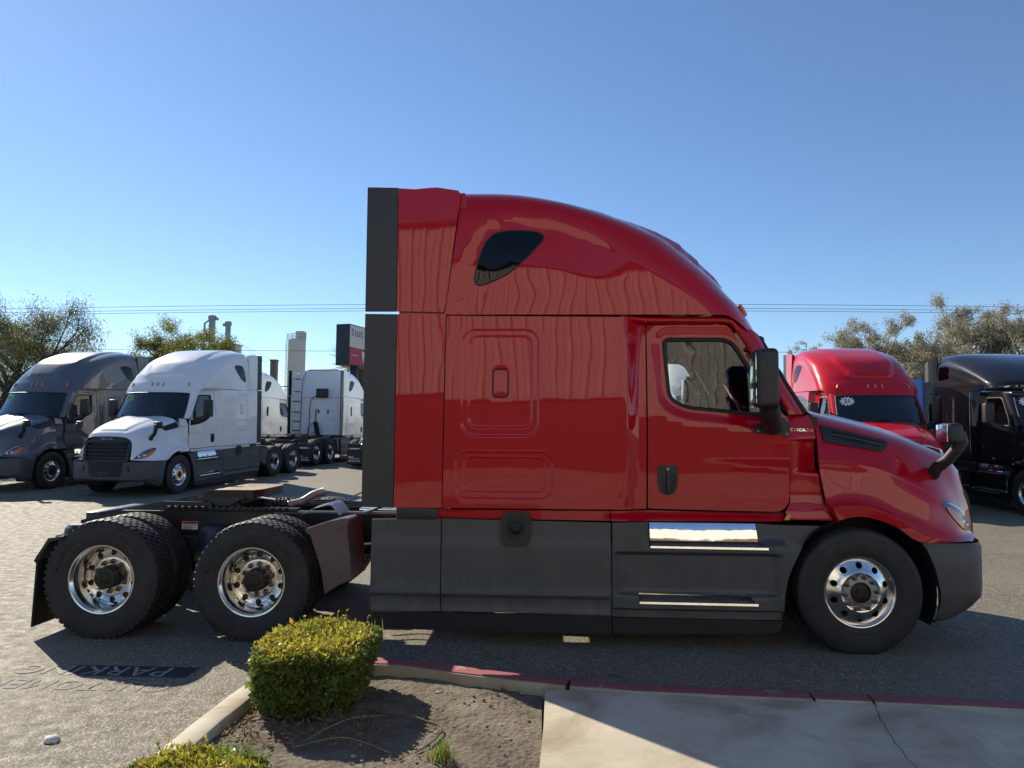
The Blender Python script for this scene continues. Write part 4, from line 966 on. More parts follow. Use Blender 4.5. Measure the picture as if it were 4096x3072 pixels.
def smooth_off(poly, e):
    """offset a closed polygon outwards by e"""
    n = len(poly); area = sum(poly[i][0]*poly[(i+1) % n][1]-poly[(i+1) % n][0]*poly[i][1] for i in range(n)); s_ = 1 if area > 0 else -1; o = []
    for i in range(n):
        a, b = poly[i-1], poly[(i+1) % n]; dx, dy = b[0]-a[0], b[1]-a[1]; d = math.hypot(dx, dy) or 1
        o.append((poly[i][0]+s_*dy/d*e, poly[i][1]-s_*dx/d*e))
    return o

def copy_truck(src, name, loc, rz, swap, skip_detail=True):
    """a second tractor: the thing, its parts and their sub-parts"""
    r = empty(name, loc, rz)
    def rec(o, par, depth):
        for ch in list(o.children):
            if skip_detail and ch.get('d'): continue
            c = ch.copy(); COL.objects.link(c); c.parent = par
            if c.type == 'MESH':
                mk = swap.get(ch.get('m'), ch.get('m'))
                if mk: c.material_slots[0].material = MATS[mk]; c['m'] = mk
            rec(ch, c, depth+1)
    rec(src, r, 0); return r

def sticker(root, kind, txt, v=-.76, t=.80):
    """year sticker on the windscreen"""
    wsn = [c for c in root.children if c.name.startswith('windscreen') and not c.name.startswith('windscreen_')][0]
    n = 40 if kind == 'oval' else 24; g = G(); out = []
    for i in range(n):
        a = 2*math.pi*i/n
        if kind == 'oval': r1, r2 = .165, .075
        else: r1, r2 = ((.175, .135) if i % 2 else (.120, .088))
        out.append((r1*math.cos(a), r2*math.sin(a)))
    def at(a, b, off):
        w = lerp(1.015, .955, t); q = ws(max(-1, min(1, v+a/w)), t+b/.75); return (q[0]+off, q[1], q[2])
    g.v = [at(0, 0, .006)]+[at(a, b, .006) for a, b in out]; g.f = [(0, 1+i, 1+(i+1) % n) for i in range(n)]
    part('sticker', g, 'sticker_green' if kind == 'oval' else 'sticker_white', wsn, 60)
    tg = text_g(txt, .125 if kind == 'oval' else .15, 0, .2 if kind == 'oval' else 0, bold=.003); h = G(); h.v = [at(x, z, .010) for x, y, z in tg.v]; h.f = tg.f
    part('sticker_numerals', h, 'ink_black' if kind == 'oval' else 'ink_navy', wsn, 0, False)
# ================================================================== SETTING
def gz(y): return interp([(-1e4, 0), (6, 0), (8.5, .03), (11.3, .10), (16.4, .25), (20.4, .38), (25, .44), (40, .5), (1e4, .5)], y)
k = NT('asphalt')
pos = k.coord('Object')
fine = k.noise(120, 3, 0.65, coord=pos); mid = k.noise(9, 5, 0.6, coord=pos); big = k.noise(0.35, 5, 0.6, coord=pos, dist=0.6)
vor = k.node('ShaderNodeTexVoronoi'); vor.inputs['Scale'].default_value = 74; k.link(pos, vor.inputs['Vector'])
stone = k.ramp(vor.outputs['Color'], [(0.15, (0.084, 0.073, 0.055)), (0.5, (0.205, 0.181, 0.135)), (0.78, (0.320, 0.280, 0.208)), (0.97, (0.627, 0.555, 0.416))])
gapf = k.ramp(vor.outputs['Distance'], [(0.0, 0.0), (0.45, 0.15), (0.75, 0.85)])
c1 = k.mix(gapf, stone, (0.076, 0.064, 0.047))
c2 = k.mix(k.ramp(big, [(0.35, 0.0), (0.72, 0.55)]), c1, (0.238, 0.209, 0.154))
c3 = k.mix(k.ramp(k.noise(1.3, 7, 0.72, coord=pos), [(0.52, 0), (0.72, 0.5)]), c2, (0.102, 0.090, 0.067))
k.set(Base_Color=c3, Roughness=k.ramp(mid, [(0.3, 0.62), (0.7, 0.9)]))
hgt = k.math('ADD', k.math('MULTIPLY', k.math('SUBTRACT', 1.0, vor.outputs['Distance']), 1.0), k.math('MULTIPLY', fine, 0.6))
k.bump(hgt, 0.65, 0.006)
k = NT('concrete'); a = k.noise(2.2, 8, 0.65); b = k.noise(70, 4, 0.6); st = k.noise(1.1, 5, 0.6, dist=1.2)
mp = k.node('ShaderNodeMapping'); mp.inputs['Scale'].default_value = (4, 260, 4); k.link(k.coord(), mp.inputs['Vector'])
br = k.noise(1.0, 3, 0.6, coord=mp.outputs[0])
c = k.ramp(a, [(0.3, (0.475, 0.420, 0.313)), (0.7, (0.617, 0.554, 0.424))]); c = k.mix(k.ramp(st, [(0.47, 0), (0.66, 0.75)]), c, (0.276, 0.205, 0.125)); c = k.mix(k.ramp(k.noise(6.5, 7, 0.72), [(0.52, 0), (0.72, 0.32)]), c, (0.233, 0.200, 0.150)); c = k.mix(k.ramp(b, [(0.55, 0), (0.8, 0.35)]), c, (0.265, 0.235, 0.181))
k.set(Base_Color=k.mix(k.ramp(br, [(0.4, 0), (0.75, 0.25)]), c, (0.350, 0.310, 0.237)), Roughness=0.85); k.bump(k.math('ADD', br, b), 0.35, 0.002)
k = NT('kerb_red'); a = k.noise(5, 7, 0.7, dist=0.5); b = k.noise(60, 4, 0.6)
c = k.mix(k.ramp(b, [(0.45, 0), (0.8, 0.4)]), (0.30, 0.085, 0.09), (0.24, 0.10, 0.10)); k.set(Base_Color=k.mix(k.ramp(a, [(0.60, 0), (0.66, 0.9)]), c, (0.36, 0.31, 0.28)), Roughness=0.8); k.bump(b, 0.4, 0.003)
k = NT('soil'); a = k.noise(3.5, 8, 0.7); b = k.noise(45, 6, 0.7); v = k.node('ShaderNodeTexVoronoi'); v.inputs['Scale'].default_value = 28; k.link(k.coord(), v.inputs['Vector'])
c = k.ramp(a, [(0.3, (0.109, 0.087, 0.062)), (0.7, (0.268, 0.225, 0.167))]); c = k.mix(k.ramp(b, [(0.5, 0), (0.8, 0.6)]), c, (0.05, 0.04, 0.03))
k.set(Base_Color=c, Roughness=0.95); k.bump(k.math('ADD', b, k.math('MULTIPLY', v.outputs['Distance'], 0.7)), 0.9, 0.02)
k = NT('road_paint'); a = k.noise(22, 6, 0.7); pos = k.coord(); v = k.node('ShaderNodeTexVoronoi'); v.inputs['Scale'].default_value = 85; k.link(pos, v.inputs['Vector'])
k.set(Base_Color=k.mix(k.ramp(a, [(0.46, 0), (0.6, 0.8)]), (0.31, 0.30, 0.28), (0.19, 0.18, 0.165)), Roughness=0.8); k.bump(v.outputs['Distance'], -0.5, 0.005)
k = NT('road_paint_worn_glare'); a = k.noise(14, 7, 0.75); v = k.node('ShaderNodeTexVoronoi'); v.inputs['Scale'].default_value = 60; k.link(k.coord(), v.inputs['Vector'])
k.set(Base_Color=k.mix(k.ramp(a, [(0.42, 0), (0.58, 0.85)]), (0.255, 0.245, 0.23), (0.19, 0.18, 0.165)), Roughness=0.85); k.bump(v.outputs['Distance'], -0.5, 0.005)  # patchy wear, plus sun glare put into the colour by toning it near asphalt
k = NT('road_paint_black'); a = k.noise(22, 6, 0.7); v = k.node('ShaderNodeTexVoronoi'); v.inputs['Scale'].default_value = 85; k.link(k.coord(), v.inputs['Vector'])
k.set(Base_Color=k.mix(k.ramp(a, [(0.55, 0), (0.75, 0.35)]), (0.016, 0.016, 0.02), (0.07, 0.066, 0.06)), Roughness=0.6); k.bump(v.outputs['Distance'], -0.5, 0.005)
plastic('crack_dark', (0.03, 0.028, 0.025), 0.9, 0.3)

# ground: one sheet to the horizon, rising gently towards the rows of parked trucks
xs = [-2500, -600, -150, -60, -30, -15, 0, 15, 30, 60, 150, 600, 2500]
ys = [-2500, -500, -100, -30, -10, 0, 4, 6, 7, 8, 8.5, 9.5, 10.5, 11.3, 12.5, 14, 15.2, 16.4, 18, 19.3, 20.4, 22, 23.5, 25, 30, 40, 80, 200, 800, 4000]
g = G(); g.grid([(x, y, gz(y)) for x in xs for y in ys], len(xs), len(ys)); tag(part('ground', g, 'asphalt', None, 0), kind='structure')

# kerbs: swept cross-sections
def sweep(path, prof, closed=False):
    """path: (x,y); prof: (side offset, z), offset positive to the right of travel"""
    g = G(); P = []; n = len(path)
    for i, (x, y) in enumerate(path):
        a = path[max(0, i-1)]; b = path[min(n-1, i+1)]; d = Vector((b[0]-a[0], b[1]-a[1])).normalized(); nr = Vector((d.y, -d.x))
        for o, z in prof:
            jz = 0.004*noise.noise(Vector((x*3, y*3, o*9))); jo = 0.005*noise.noise(Vector((x*2.3+5, y*2.3, z*7)))
            P.append((x+nr.x*(o+jo), y+nr.y*(o+jo), z+(jz if z > .05 else 0)))
    g.grid(P, n, len(prof)); m = len(prof); g.f.append(tuple(range(m))); g.f.append(tuple((n-1)*m+i for i in range(m))); return g
KPROF = [(-.015, -.05), (-.006, .095), (.004, .122), (.018, .131), (.135, .131), (.150, .125), (.155, .10), (.155, -.05)]
def pts_between(ps, step=.08):
    o = []
    for a, b in zip(ps, ps[1:]):
        L = math.hypot(b[0]-a[0], b[1]-a[1]); m = max(1, int(L/step)); o += [(lerp(a[0], b[0], i/m), lerp(a[1], b[1], i/m)) for i in range(m)]
    return o+[ps[-1]]
ctrl = [(-3.83, -1.95), (-3.61, -1.98), (-3.30, -2.07), (-2.96, -2.17), (-2.43, -2.31)]
red1 = [catmull(ctrl, i/20) for i in range(21)]
kerb_pieces = [red1, pts_between([(-2.418, -2.313), (-1.98, -2.375), (-1.26, -2.425), (-0.905, -2.442)]), pts_between([(-0.885, -2.443), (-0.545, -2.462)]), pts_between([(-0.525, -2.464), (0.43, -2.52), (1.5, -2.58), (3.2, -2.66)]), pts_between([(3.22, -2.661), (6.0, -2.80), (9.0, -2.95)])]
red_kerb = empty('kerb', (0, 0, 0)); tag(red_kerb, kind='structure')
for q in kerb_pieces: part('kerb_stone', sweep(q, KPROF), 'concrete', red_kerb, 40); part('kerb_paint', sweep(q, [(-.0095, .03), (-.0085, .097), (.0025, .1255), (.0175, .1345), (.139, .1345)]), 'kerb_red', red_kerb, 40)
c0 = [(-4.60, -6.5), (-4.615, -4.5), (-4.62, -3.32), (-4.61, -2.97), (-4.575, -2.52), (-4.50, -2.25), (-4.34, -2.06), (-4.12, -1.96), (-3.85, -1.948)]
grey_kerb = empty('kerb', (0, 0, 0)); tag(grey_kerb, kind='structure')
cp = [catmull(c0, i/70) for i in range(71)]
for a, b in ((0, 27), (27, 70)): part('kerb_stone', sweep(cp[a:b+1], KPROF), 'concrete', grey_kerb, 40)
# sidewalk slabs with a cracked joint
far = [(-2.600, -2.505), (-2.29, -2.527), (-1.86, -2.557), (-1.30, -2.590), (-0.89, -2.612), (-.49, -2.632), (.30, -2.685), (1.5, -2.75), (3.2, -2.83)]
g = G(); top = .128
wk = empty('sidewalk', (0, 0, 0)); tag(wk, kind='structure')
def slab(poly, z0=-.05, z1=.128, nm='paving_slab'):
    v2, t2, B = cdt(poly, (), (), .25); q = G(); q.v = [(x, y, z1+.003*noise.noise(Vector((x*1.2, y*1.2, 0)))) for x, y in v2]; q.f = list(t2)
    b = B[0]; n = len(b); o = len(q.v); q.v += [(x, y, z1+.003*noise.noise(Vector((x*1.2, y*1.2, 0)))) for x, y in b]+[(x, y, z0) for x, y in b]; q.f += [(o+i, o+(i+1) % n, o+n+(i+1) % n, o+n+i) for i in range(n)]
    return part(nm, q, 'concrete', wk, 30)
crack = [(-.545, -2.640), (-.575, -2.70), (-.60, -2.80), (-.625, -2.85), (-.632, -2.93), (-.66, -3.01), (-.672, -3.10), (-.70, -3.20), (-.705, -3.29), (-.73, -3.38), (-.725, -3.46), (-.75, -3.6), (-.745, -3.9), (-.80, -4.4), (-.78, -5.0), (-.85, -7.0), (-.86, -11.0)]
fa = [(x+.002, y) for x, y in far]
slab([fa[0], fa[1], fa[2], fa[3], fa[4]]+[(x-.003, y) for x, y in crack]+[(-2.70, -11.0), (-2.63, -3.6), (-2.61, -3.1)])
slab([(x+.003, y) for x, y in crack[::-1]]+[fa[5], fa[6], fa[7], fa[8], (3.2, -11.0)])
slab([(3.212, -2.835), (9.0, -3.13), (9.0, -11.0), (3.212, -11.0)])
slab([(-30, -11.02), (30, -11.02), (30, -18.5), (-30, -18.5)])
# planting bed
g = G(); nx, ny = 80, 150; P = []
for i in range(nx):
    for j in range(ny):
        x = lerp(-4.48, -2.62, i/(nx-1)); y = lerp(-6.2, -2.05, j/(ny-1))
        z = .058+.022*noise.fractal(Vector((x*2.2, y*2.2, 0)), 1.0, 2.0, 4)+.010*noise.noise(Vector((x*9, y*9, 3)))+.014*noise.noise(Vector((x*22, y*22, 3)))*.6
        z += .018*math.exp(-((x+3.0)/.5)**2-((y+2.9)/.35)**2); z = z*sm(-6.3, -5.5, y)
        P.append((x, min(y, -2.09 if x > -3.9 else y), z))
def bed_clip(x, y):
    lim = interp([(-4.5, -2.45), (-4.3, -2.18), (-4.05, -2.09), (-3.8, -2.10), (-3.5, -2.16), (-3.2, -2.24), (-2.9, -2.32), (-2.6, -2.42)], x); return min(y, lim)
P = [(x, bed_clip(x, y), z) for x, y, z in P]
g.grid(P, nx, ny); tag(part('planting_bed', g, 'soil', None, 60), kind='structure')
# painted words on the asphalt, read from the other side of the lane
mk = empty('pavement_marking', (0, 0, 0)); tag(mk, kind='structure')
g = G(); g.prism([(-6.12, -2.098), (-5.205, -2.098), (-5.205, -1.872), (-6.16, -1.872)], .0004, .0012, 'z'); part('marking_band', g, 'road_paint_black', mk)  # left end cut short to imitate sun glare washing out the black
def ground_text(s, size, x, y, z, wide=1.0):
    t = text_g(s, size, 0, 0, 'LEFT', 1.06, bold=.0); h = G(); h.v = [(x-a*wide, y-c, z) for a, b, c in t.v]; h.f = t.f; return part('marking_lettering', h, 'road_paint', mk, 0, True)
ground_text('PARKING', .265, -5.37, -1.985, .004, 1.0); ground_text('CUSTOMER', .265, -5.21, -2.285, .003, .92).material_slots[0].material = MATS['road_paint_worn_glare']
# stall lines between the parked trucks
HEAD = Vector((-.115, -.993, 0)).normalized(); LAT = Vector((.993, -.115, 0)).normalized()
for i in range(-2, 8):
    base = Vector((-13.4, 11.3, 0))+LAT*(1.985+3.97*i); g = G(); P = []
    for j in range(24):
        c = base-HEAD*lerp(-1.5, 17.5, j/23)
        for w in (-.055, .055): q = c+LAT*w; P.append((q.x, q.y, gz(q.y)+.006))
    g.grid(P, 24, 2); tag(part('stall_line', g, 'road_paint', None, 0), kind='structure')
# oil patch and drain
# ------------------------------------------------------------------ the building behind the camera (it shows as reflections in the paint)
k = NT('siding_white'); a = k.noise(1.5, 5, 0.6); k.set(Base_Color=k.ramp(a, [(0.3, (0.74, 0.70, 0.62)), (0.7, (0.84, 0.80, 0.72))]), Roughness=0.5)
k = NT('block_tan'); a = k.noise(4, 6, 0.65); b = k.noise(60, 3, 0.6); k.set(Base_Color=k.ramp(a, [(0.3, (0.12, 0.078, 0.052)), (0.7, (0.19, 0.125, 0.085))]), Roughness=0.9); k.bump(b, 0.5, 0.004)
k = NT('mortar'); a = k.noise(40, 3, 0.6); k.set(Base_Color=k.ramp(a, [(0.3, (0.10, 0.07, 0.05)), (0.7, (0.16, 0.12, 0.09))]), Roughness=0.95)
bd = empty('shop_building', (0, -18.6, 0)); tag(bd, 'long shop building with white ribbed siding above tan block wall, facing the truck', 'building')
x0, x1 = -9.0, 22.0
g = G(); g.box(((x0+x1)/2, -3.0, 4.4), (x1-x0, 5.9, 8.8)); part('wall_core', g, 'mortar', bd)
px = x0; i = 0
rib = G(); W_ = .96; pr = [(0, 0), (.02, .05), (.07, .05), (.09, 0), (.30, 0), (.315, .02), (.33, .02), (.345, 0), (.48, 0), (.50, .05), (.55, .05), (.57, 0), (.78, 0), (.795, .02), (.81, .02), (.825, 0), (.96, 0)]
rib.grid([(x, y+.004, z) for x, y in pr for z in (3.02, 8.85)], len(pr), 2); rib_m = mesh_of('siding_sheet', rib, 20)
while px < x1-.9: obj('siding_sheet', rib_m, 'siding_white', bd, (px, 0.0, 0)); px += .962
g = G(); g.box(((x0+x1)/2, -.02, 8.95), (x1-x0+.2, .30, .24), .02); part('parapet_cap', g, 'frame_black', bd)
g = G(); g.box(((x0+x1)/2, .02, 2.96), (x1-x0, .14, .10), .01); part('ledge', g, 'plastic_dark', bd)
blk = G(); blk.box((0, 0, 0), (.60, .08, .285), .008, 1); blk_m = mesh_of('block', blk, 30)
nb = 0
for r_ in range(10):
    px = x0+.3+(.305 if r_ % 2 else 0)
    while px < x1-.25 and nb < 300:
        if not (6.4 < px < 8.9 and r_ < 8) and -9.0 < px < 9.9: obj('block', blk_m, 'block_tan', bd, (px, .02, .15+r_*.293)); nb += 1
        px += .61
rest = G()
for r_ in range(10):
    px = x0+.3+(.305 if r_ % 2 else 0)
    while px < x1-.25:
        if not (6.4 < px < 8.9 and r_ < 8) and not (-9.0 < px < 9.9): rest.box((px, .02, .15+r_*.293), (.60, .08, .285))
        px += .61
rb = part('block_courses', rest, 'block_tan', bd); rb['kind'] = 'stuff'
g = G(); g.box((7.65, .02, 1.17), (2.35, .10, 2.34), .01); dr = part('shop_door', g, 'plastic_dark', bd)
for s_ in (-1, 1): g = G(); g.box((7.65+s_*.56, .08, 1.25), (1.0, .03, 2.0), .005); part('door_pane', g, 'glass_privacy', dr)
# ================================================================== THE TRUCKS
wheel_meshes()
red = empty('semi_truck', (0, 0, 0)); make_truck(red, 'paint_red')
tag(red, 'dark red sleeper semi truck in side view beside the red kerb and hedge', 'truck', 'semi trucks on the lot')
# warning decals on the chassis of the near truck
g = G(); g.box((-6.065, -.4075, .864), (.158, .003, .078)); dc = part('warning_decal', g, 'sticker_white', red)
g = G(); g.box((-6.065, -.4095, .889), (.156, .003, .026)); part('decal_band', g, 'sticker_orange', dc)
t = text_g('WARNING', .026, 0, bold=.001); t.v = [(x-6.055, -.4118, z+.889) for x, y, z in t.v]; part('decal_lettering', t, 'ink_black', dc, 0, False)
for i in range(4):
    g = G(); g.box((-6.065-.02*(i % 2), -.4095, .867-.012*i), (.125-.03*(i % 2), .002, .004)); part('decal_line', g, 'ink_black', dc)
TILT = math.atan2(.15, 5.1)
def rz_of(v): return math.atan2(v.y, v.x)
FW = HEAD; BK = -HEAD
def parked(name, xy, fwd, paint_key, label, kind=None, txt=None, tilt=0.0, z=None, extra=None):
    r = copy_truck(red, name, (xy[0], xy[1], gz(xy[1]) if z is None else z), rz_of(fwd), dict({'paint_red': paint_key, 'plastic_fender': 'plastic_skirt'}, **(extra or {})))
    r.rotation_euler = (0, tilt, rz_of(fwd)); tag(r, label, 'truck', 'semi trucks on the lot')
    if kind: sticker(r, kind, txt)
    return r
for ch in list(red.children):   # decals stay on the near truck only
    if ch.name.startswith('warning_decal'): ch['d'] = 1
parked('semi_truck', (-17.37, 12.03), FW, 'paint_grey', 'grey semi truck at the end of the row, green 2021 oval on its windscreen', 'oval', '2021', TILT)
white = parked('semi_truck', (-13.40, 11.33), FW, 'paint_white', 'white semi truck facing the lane, green 2023 oval on its windscreen', 'oval', '2023', TILT)
parked('semi_truck', (1.87, 11.3), Vector((-.05, -1, 0)).normalized(), 'paint_white', 'white semi truck with green 2022 oval, seen through the red truck\'s door window', 'oval', '2022', TILT)
FW2 = Vector((-.035, -1, 0)).normalized(); FW3 = Vector((-.005, -1, 0)).normalized()
red2 = parked('semi_truck', (5.60, 10.15), FW2, 'paint_red_bright', 'bright red semi truck with white starburst 21 on its windscreen', 'star', '21', TILT)
wB = parked('semi_truck', (-12.0, 26.95), BK, 'paint_white', 'white semi truck seen from behind, air conditioner and hoses on its back wall', None, None, 0, .42)
wA = parked('semi_truck', (-15.95, 27.4), BK, 'paint_white', 'white semi truck half hidden between the 2023 truck and the one seen from behind', None, None, 0, .42)
wC = parked('semi_truck', (-8.05, 26.3), BK, 'paint_white', 'white semi truck mostly hidden, only its mud flap shows beside the black extender', None, None, 0, .42)
# bright grille surround on the other red truck
g = G(); q = round_poly([(-.63, .93), (-.66, 1.30), (-.605, 1.44), (-.30, 1.522), (.30, 1.522), (.605, 1.44), (.66, 1.30), (.63, .93)], [.02, .1, .06, .1, .1, .06, .1, .02], 3)
g.tube([(interp([(.90, 1.235), (1.16, 1.205), (1.42, 1.155), (1.53, 1.165)], z)+.03-.06*(y/.66)**2*sm(1.2, 1.5, z), y, z) for y, z in q], .03, 8); part('grille_surround', g, 'chrome', red2)
# rear equipment of the trucks that show their backs
def rear_kit(tr, full):
    if full:
        g = G(); g.box((-3.60, -.10, 2.98), (.20, .50, .40), .03, 3); ac = part('air_conditioner', g, 'plastic_dark', tr)
        g = G(); g.revolve([(.0, .0), (.15, .0), (.17, -.012), (.15, -.02), (.14, -.006), (.0, -.006)], 28, Matrix.Translation((-3.703, -.06, 2.98)) @ Matrix.Rotation(R(-90), 4, 'Z')); part('fan_grille', g, 'frame_black', ac)
        for y in (.10, -.34):
            g = G(); g.box((-3.49, y, 2.18), (.02, .07, .17), .02, 3); part('rear_latch', g, 'rubber_seal', tr)
        for y, pts in ((.0, [(-3.55, .14, 2.90), (-3.53, .28, 2.82), (-3.52, .45, 2.66), (-3.51, .50, 2.30), (-3.52, .52, 1.60), (-3.52, .58, 1.16)]), (.1, [(-3.52, .72, 3.93), (-3.53, .86, 3.45), (-3.52, .90, 2.6), (-3.52, .93, 1.6), (-3.52, .95, 1.2)])):
            g = G(); g.tube([catmull(pts, i/24) for i in range(25)], .014, 6); part('refrigerant_hose', g, 'rubber_seal', tr)
        n = 300; pts = [(-3.62+.07*math.sin(i*.42), .18-.14*(i/n)+.09*math.cos(i*.42), 1.72-.62*(i/n)) for i in range(n)]; g = G(); g.tube(pts, .017, 5); part('trailer_air_line', g, 'rubber_seal', tr)
        g = G(); g.tube([catmull([(-3.52, .17, 1.74), (-3.60, .38, 1.62), (-3.62, .48, 1.32), (-3.58, .30, 1.22), (-3.60, .18, 1.36)], i/24) for i in range(25)], .012, 6); part('trailer_air_line', g, 'rubber_seal', tr)
        g = G(); g.tube([(-3.51, .22, 1.76), (-3.52, .20, 2.30)], .02, 8); part('line_hanger', g, 'frame_black', tr)
    flaps = [c for c in tr.children if c.name.startswith('mud_flap')]
    for fl in flaps:
        s_ = -1 if sum(v.co.y for v in fl.data.vertices) < 0 else 1; y0 = s_*.92
        g = G(); g.box((-7.016, y0, .675), (.004, .60, .05)); part('reflective_tape', g, 'sticker_white', fl)
        for yy in (-.24, .24): g = G(); g.box((-7.019, y0+yy, .675), (.004, .12, .045)); part('reflective_tape', g, 'tape_red', fl)
        for s2, size, z, off in (('SELEC', .085, .36, -.14), ('Los Angeles  Fontana  Sylmar', .035, .305, .0), ('800-543-7621', .085, .215, 0)):
            t = text_g(s2, size, 0, 0, 'CENTER', bold=.002); t.v = [(-7.021+(.4-(z+c))*-.035, y0-(a+off), z+c) for a, b, c in t.v]; part('flap_lettering', t, 'ink_white', fl, 0, False)
rear_kit(wB, True); rear_kit(wC, False); rear_kit(wA, False)
for tr in (wB, wA, wC):    # dark pane in the sleeper side of these trucks
    q = skin_panel(rrect(-3.04, 1.98, -2.88, 2.42, .05, 5), S_body, (), (), .06, .01, .004)
    both('sleeper_window', q, 'glass_privacy', tr)
# ------------------------------------------------------------------ the black truck: other roof and cab, same running gear
blk_t = parked('semi_truck', (9.08, 8.8), FW3, 'paint_black', 'glossy black semi truck with white starburst 22 on its windscreen', None, None, TILT*.7, None, {'plastic_skirt': 'paint_black'})
for ch in list(blk_t.children):
    nm = ch.name.split('.')[0]
    if nm in ('roof_fairing', 'roof_window', 'marker_light', 'fairing_extension', 'rubber_extension', 'drip_rail', 'roof_rail', 'hood_mirror', 'cowl_panel', 'hood_vent', 'hatch_seal', 'extension_bracket', 'headliner', 'rear_roof_wall', 'roof_seal', 'extension_backing'):
        for c2 in list(ch.children):
            for c3 in list(c2.children): bpy.data.objects.remove(c3)
            bpy.data.objects.remove(c2)
        bpy.data.objects.remove(ch)
# sleeper roof: long slope to a visor over the cab
NO2 = [(2.95, -.80), (3.05, -.92), (3.2, -1.15), (3.4, -1.50), (3.55, -1.85), (3.68, -2.25), (3.77, -2.65), (3.82, -3.0), (3.84, -3.25)]
g = G(); zs = [2.80, 2.84, 2.90, 2.96, 3.02, 3.1, 3.2, 3.3, 3.4, 3.5, 3.58, 3.65, 3.71, 3.76, 3.80, 3.825, 3.838]; V = []
for z in zs:
    t = max(0, (z-2.8)/1.04); w = (1.215-.05*t)*(1-t**8)**(1/4); xf = interp(NO2, max(z, 2.95)); L = lerp(.6, 1.3, sm(2.9, 3.6, z)); xr = lerp(-3.50, -3.42, t); L = min(L, (xf-xr)*.9); o = []
    for i in range(25): o.append((lerp(xr, xf-L, i/24), w))
    for i in range(1, 23): a = math.pi/2*i/22; o.append((xf-L+L*math.sin(a)**(2/2.6), w*max(0, math.cos(a))**(2/2.6)))
    full = [(x, -y, z) for x, y in o]+[(x, y, z) for x, y in reversed(o[:-1])]
    for x, y, zz in full:
        rg = .018*(math.exp(-((zz-(3.28-.25*(x+3.0)))/.05)**2)+math.exp(-((zz-(2.98-.03*(x+3)))/.04)**2))*sm(-3.3, -2.6, x)*(1-sm(-1.8, -1.2, x)) if abs(y) > .7 else 0
        dz = .10*sm(-1.9, -1.3, x)*sm(2.90, 2.80, zz)+0.0
        V.append((x, y+math.copysign(rg, y), zz+dz))
m = len(full); g.grid(V, len(zs), m); g.f.append(tuple((len(zs)-1)*m+i for i in range(m))); part('roof_fairing', g, 'paint_black', blk_t, 50)
g = G(); g.box((-1.45, 0, 2.84), (1.1, 1.7, .06), .02); part('visor_underside', g, 'plastic_dark', blk_t)
S2 = lambda x, z: (1.215-.05*max(0, (z-2.8)/1.04))*(1-max(0, (z-2.8)/1.04)**8)**.25+.002
both('roof_window', skin_panel(round_poly([(-3.40, 3.12), (-2.86, 3.16), (-2.90, 3.42), (-3.06, 3.52), (-3.36, 3.52)], .10, 4), S2, (), (), .06, .01, .004), 'glass_privacy', blk_t)
pl = lambda nm, poly, mat, y: both(nm, skin_panel(poly, lambda x, z: y+wob(x, z, .004, 2, 2, 3), (), (), .1, .03), mat, blk_t)
pl('fairing_extension', [(-3.88, 2.80), (-3.51, 2.80), (-3.43, 3.70), (-3.50, 3.80), (-3.84, 3.74)], 'paint_black', 1.20)
pl('rubber_extension', [(-4.10, 1.15), (-3.90, 1.15), (-3.87, 3.70), (-4.06, 3.62)], 'plastic_skirt', 1.20)
for x, z in ((-3.85, 2.80), (-3.72, 2.80), (-3.60, 2.80), (-3.85, 2.05), (-3.72, 2.05), (-3.60, 2.05)):
    g = G(); g.revolve([(0, -.02), (.014, -.014), (.016, 0)], 10, Matrix.Translation((x, -1.222, z))); part('rivet', g, 'chrome', blk_t)
g = G(); g.box((-1.28, 0, 2.735), (1.25, 2.05, .14), .06, 3); g.v = [(x, y, z-.05*sm(-1.0, -.6, x)) for x, y, z in g.v]; part('cab_roof', g, 'paint_black', blk_t)
both('cowl_panel', skin_panel(round_poly([(-.518, 1.225), (-.570, 1.130), (-.520, 1.078), (-.165, 1.072), (-.238, 1.205), (-.276, 1.365), (-.288, 1.52), (-.296, 1.73), (-.308, 1.855), (-.365, 1.96), (-.47, 1.985), (-.518, 1.93)], .01, 1), lambda x, z: 1.06-.1*max(0, z-1.75)/.25, (), (), .08, .03), 'paint_black', blk_t)
for y in (-.62, 0, .62): g = G(); g.box((-.72+.0, y, 2.785), (.09, .20, .05), .02, 3); part('marker_light', g, 'amber_lens', blk_t)
sticker(blk_t, 'star', '22', -.78, .80)
# ================================================================== BACKGROUND
CAM = Vector((-2.6154, -7.2689, 1.8059)); CR = look(-0.0453, 0.0663, 0.0078).to_3x3()
def spot(u, v, Y):
    """where a sight line from the camera's standing point meets depth Y (used to survey far things, coordinates 2212 x 1659)"""
    s_ = 4096/2212; d = CR @ Vector(((u*s_-2048)/2840, (1536-v*s_)/2840, -1)); return CAM+d*((Y-CAM.y)/d.y)
plastic('pole_dark', (0.035, 0.035, 0.04), 0.6); plastic('silo_cream', (0.66, 0.60, 0.49), 0.7, 0.3, 0.001, 20); plastic('pale_wall', (0.55, 0.55, 0.54), 0.8, 0.3)
plastic('roof_brown', (0.18, 0.13, 0.10), 0.8); plastic('tower_steel', (0.30, 0.33, 0.34), 0.6); plastic('sign_cream', (0.68, 0.62, 0.52), 0.5, 0.15); plastic('sign_red', (0.50, 0.035, 0.06), 0.5, 0.1); plastic('sign_navy', (0.018, 0.024, 0.040), 0.5, 0.2); plastic('wire_dark', (0.03, 0.03, 0.032), 0.6)
